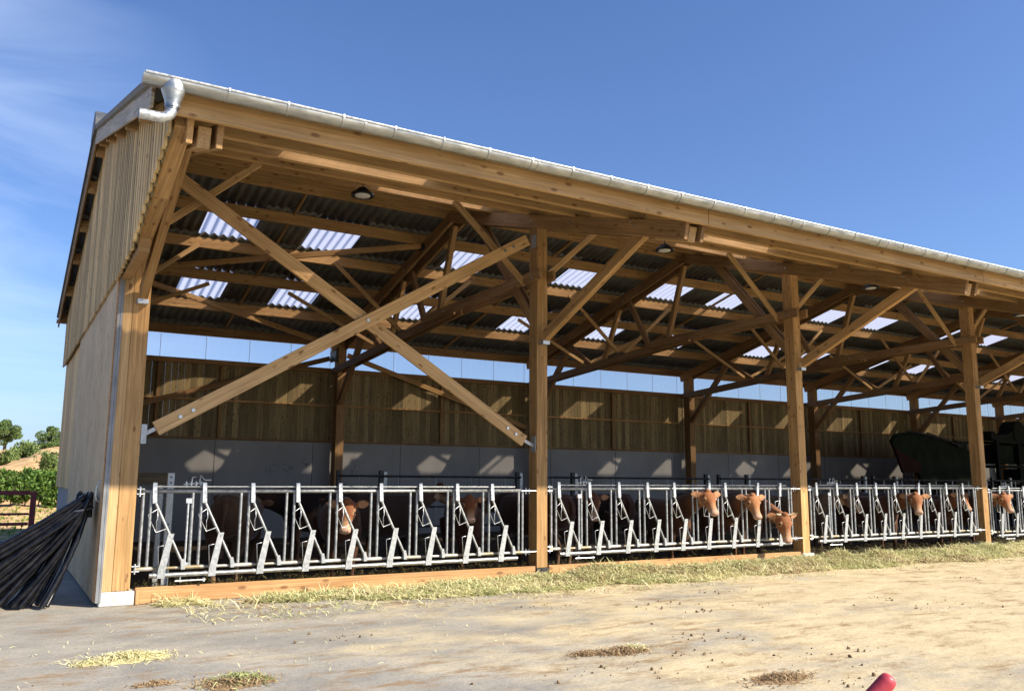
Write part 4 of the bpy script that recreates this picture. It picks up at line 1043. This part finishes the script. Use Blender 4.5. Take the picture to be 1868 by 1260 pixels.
# ------------------------------------------------------------ black pipes leaning against the gable
hb = empty('pipe_bundle', (-.5, .5, 0), 'bundle of long black plastic pipes tied at the top and leaning on the gable wall', 'pipes')
random.seed(11); npipe = 48
for i in range(npipe):
    t = i/(npipe-1)
    fx = -.36-1.65*t+random.uniform(-.05, .05); fy = -.47+random.uniform(.0, .25)+.35*t*random.random()
    if i % 3 == 0: fx -= .10; fy += .35+random.uniform(0, .4)
    tx = .02-.12*random.random(); ty = -.30+.34*random.random()+(.25 if i % 3 == 0 else 0); tz = 1.30-.12*random.random()-(.05 if i % 3 == 0 else 0)
    a = Vector((fx, fy, .03)); b = Vector((tx, ty, tz)); sag = .10+.06*random.random()
    pts = []; drop = .12+.40*(1-t)*(0 if i % 3 == 0 else 1)*random.uniform(.8, 1.1)
    ctl = Vector((b.x+.01, b.y-.03, b.z-drop)).lerp(a.lerp(b, .5), .25 if t < .5 else .6)
    for q in range(17):
        u = q/16; p = a*(1-u)**2+ctl*2*u*(1-u)+b*u*u; p.z = max(p.z, .03)
        p += Vector((random.uniform(-.003, .003), random.uniform(-.003, .003), 0)); pts.append(p)
    top = pts[-1]; pts += [top+Vector((.012, .05, .02)), top+Vector((.015, .10, -.02)), top+Vector((.015, .11, -.16))]
    tube('pipe', pts, .03, M['pipe_black'], hb, 10, [random.uniform(.024, .034)]*20)
tube('tie', [(-.08+.16*math.cos(a)*.9, -.10+.22*math.sin(a), 1.12+.03*math.cos(a)) for a in [2*math.pi*k/20 for k in range(21)]], .012, M['rope'], hb, 8)

# ------------------------------------------------------------ red gate and low kerb at the left
gt = empty('metal_gate', (-.74, 11.0, 0), 'dark red metal rail gate at the left edge behind the pipes', 'gate')
box('gate_post', -.06, .06, -.04, .04, .0, 1.18, M['red_paint'], gt)
for z, h in ((1.15, .10), (.68, .05), (.46, .07)): beam('gate_rail', (-4.0, -.01, z), (-.065, -.01, z), .05, h, M['red_paint'], gt)
box('gate_post', -4.1, -4.0, -.04, .04, .0, 1.18, M['red_paint'], gt)
kb = box('kerb', -6, -.35, 10.3, 10.6, 0, .12, M['kerb']); tag(kb, 'low concrete kerb in shade under the red gate', 'kerb')

# ------------------------------------------------------------ red tube at the bottom right
rd = empty('red_tube_handle', (.68, -9.10, 0), 'rounded end of a bright red metal tube poking up at the bottom right', 'metal tube')
tip = Vector((1.279, -9.455, .850)) - Vector((.68, -9.10, 0)); base = tip+Vector((-.58, .34, -.66))
dd = (tip-base).normalized()
tube('tube_body', [base, tip-dd*.028, tip-dd*.012, tip-dd*.004, tip], .030, M['red_tube'], rd, 24, [.030, .030, .028, .022, .011])
tube('tube_leg', [base+Vector((0, 0, 0)), Vector((base.x-.05, base.y, .01))], .03, M['red_tube'], rd, 16)
box('foot_plate', base.x-.15, base.x+.05, base.y-.1, base.y+.1, .0, .012, M['dark_steel'], rd, .002)

# ------------------------------------------------------------ vegetation
def leaf_cloud(bm, n, fn, size):
    for _ in range(n):
        p = fn()
        s = random.uniform(*size); e = Euler((random.uniform(0, 6.28), random.uniform(0, 6.28), random.uniform(0, 6.28))).to_matrix()
        a = e @ Vector((s, 0, 0)); b = e @ Vector((0, s*.55, 0)); c = e @ Vector((0, 0, s*.15))
        bm.faces.new([bm.verts.new(q) for q in (p-a, p-b+c, p+a, p+b+c)])
def make_tree(name, label, x, y, z, hgt, cw, seed):
    random.seed(seed); T = empty(name, (x, y, z), label, 'tree', 'round trees on the skyline')
    bm = bmesh.new(); tube_bm(bm, [(0, 0, -.5), (.05, 0, hgt*.2), (0, .1, hgt*.45), (.1, 0, hgt*.7)], .2, 8, True, [.28, .22, .16, .06])
    lobes = []
    for i in range(22):
        a = random.random()*6.28; r = cw*.5*math.sqrt(random.random())*.80; zz = hgt*(.26+.60*random.random()*(1-(r/(cw*.5))**2*.55)); lobes.append((Vector((r*math.cos(a), r*math.sin(a), zz)), random.uniform(.12, .19)*cw))
        if i < 12: tube_bm(bm, [(0, 0, hgt*.28), Vector((0, 0, hgt*.35)).lerp(lobes[-1][0], .5), lobes[-1][0]], .05, 6, True, [.11, .07, .03])
    frombm('trunk', bm, M['trunk'], T, True)
    bm = bmesh.new()
    def f():
        c, r = random.choice(lobes)
        while True:
            v = Vector((random.uniform(-1, 1), random.uniform(-1, 1), random.uniform(-1, 1)))
            if v.length < 1: break
        v = v.normalized()*(v.length**.5); return c+Vector((v.x*r, v.y*r, v.z*r*.75))
    leaf_cloud(bm, 5200, f, (.10, .22)); frombm('crown', bm, M['leaf'], T)
make_tree('oak_tree', 'round leafy tree on the skyline at the left edge of the picture', -.95, 150, 5.5, 5.6, 5.2, 3)
make_tree('oak_tree', 'wider leafy tree on the skyline just left of the barn gable', 5.6, 150, 5.0, 5.0, 5.6, 5)
for i, (x, y) in enumerate(((-14, 165), (-22, 150), (16, 170), (-34, 175))): make_tree('oak_tree', 'leafy tree far beyond the bank outside the picture' , x, y, 4.6, 6, 6, 20+i)
def make_bush(name, label, x, y, w, hgt, mat, n, seed, size=(.04, .09), grp='bushes on the sandy bank'):
    random.seed(seed); B = empty(name, (x, y, terr(x, y)), label, 'bush', grp)
    lobes = [(Vector((random.gauss(0, w*.22), random.gauss(0, w*.2), hgt*random.uniform(.15, .7))), random.uniform(.2, .34)*min(w, hgt*1.4)) for _ in range(12)]
    bm = bmesh.new()
    for c, r in lobes: tube_bm(bm, [(c.x*.2, c.y*.2, -.1), c], .012, 5, True, [.02, .008])
    frombm('stems', bm, M['trunk'], B)
    bm = bmesh.new()
    def f():
        c, r = random.choice(lobes); v = Vector((random.gauss(0, 1), random.gauss(0, 1), random.gauss(0, 1))).normalized()*random.uniform(.5, 1)
        p = c+v*r; p.z = max(p.z, -.05); return p
    leaf_cloud(bm, n, f, size)
    # a few upright shoots
    for _ in range(int(n*.06)):
        c, r = random.choice(lobes); b = c+Vector((random.gauss(0, r*.5), random.gauss(0, r*.5), r*.6)); leaf_cloud(bm, 3, lambda: b+Vector((random.gauss(0, .02), random.gauss(0, .02), random.uniform(0, .28))), size)
    frombm('leaves', bm, mat, B)
make_bush('shrub', 'dark green shrub on top of the sandy bank below the trees', -.45, 38, 1.1, .62, M['bush'], 3600, 31)
make_bush('shrub', 'small dark shrub low on the sandy bank near the left edge', -1.15, 36, .8, .5, M['bush'], 1800, 32)
make_bush('shrub', 'olive bush halfway up the sandy bank next to the barn', .75, 30, 1.5, 1.2, M['bush'], 3200, 33)
make_bush('shrub', 'yellow-green weedy bush at the foot of the bank next to the barn', .62, 27, 1.3, 1.0, M['weed'], 2600, 34)
make_bush('shrub', 'tiny weed clump alone on the bare sand', -.35, 31, .5, .35, M['weed'], 500, 35)
# hedge band
random.seed(41)
hd = empty('hedge', (0, 23.5, 0), 'low dense green hedge running along the foot of the sandy bank', 'hedge')
bm = bmesh.new()
def hf():
    x = random.uniform(-7, 9); y0 = random.uniform(-.9, .9)
    top = 1.70+.26*mnoise.noise(Vector((x*1.1, 2, 0)))+.18*mnoise.noise(Vector((x*3, 2, 0))); bot = .62-.22*max(0, min(1, (x+.6)/1.0))+.34*mnoise.noise(Vector((x*1.6, 8, 0)))
    u = random.random(); z = bot+(top-bot)*u; y = y0*math.sqrt(max(.05, 1-((u-.5)*2)**2)); return Vector((x, y, z))
leaf_cloud(bm, 22000, hf, (.04, .10)); frombm('leaves', bm, M['hedge'], hd)
bm = bmesh.new()
for i in range(40):
    x = -7+.4*i; tube_bm(bm, [(x, 0, -.1), (x+random.uniform(-.1, .1), random.uniform(-.2, .2), .9)], .02, 5, True, [.035, .015])
frombm('stems', bm, M['trunk'], hd)
bm = bmesh.new(); random.seed(5)
def wf(): 
    x = random.gauss(-.4, 1.4); y = random.uniform(14.5, 22); return Vector((x, y, terr(x, y)+random.uniform(0, .12)))
leaf_cloud(bm, 900, wf, (.03, .07)); tag(frombm('rough_grass', bm, M['weed']), 'patchy rough grass and weeds behind the red gate', 'grass', kind='stuff')
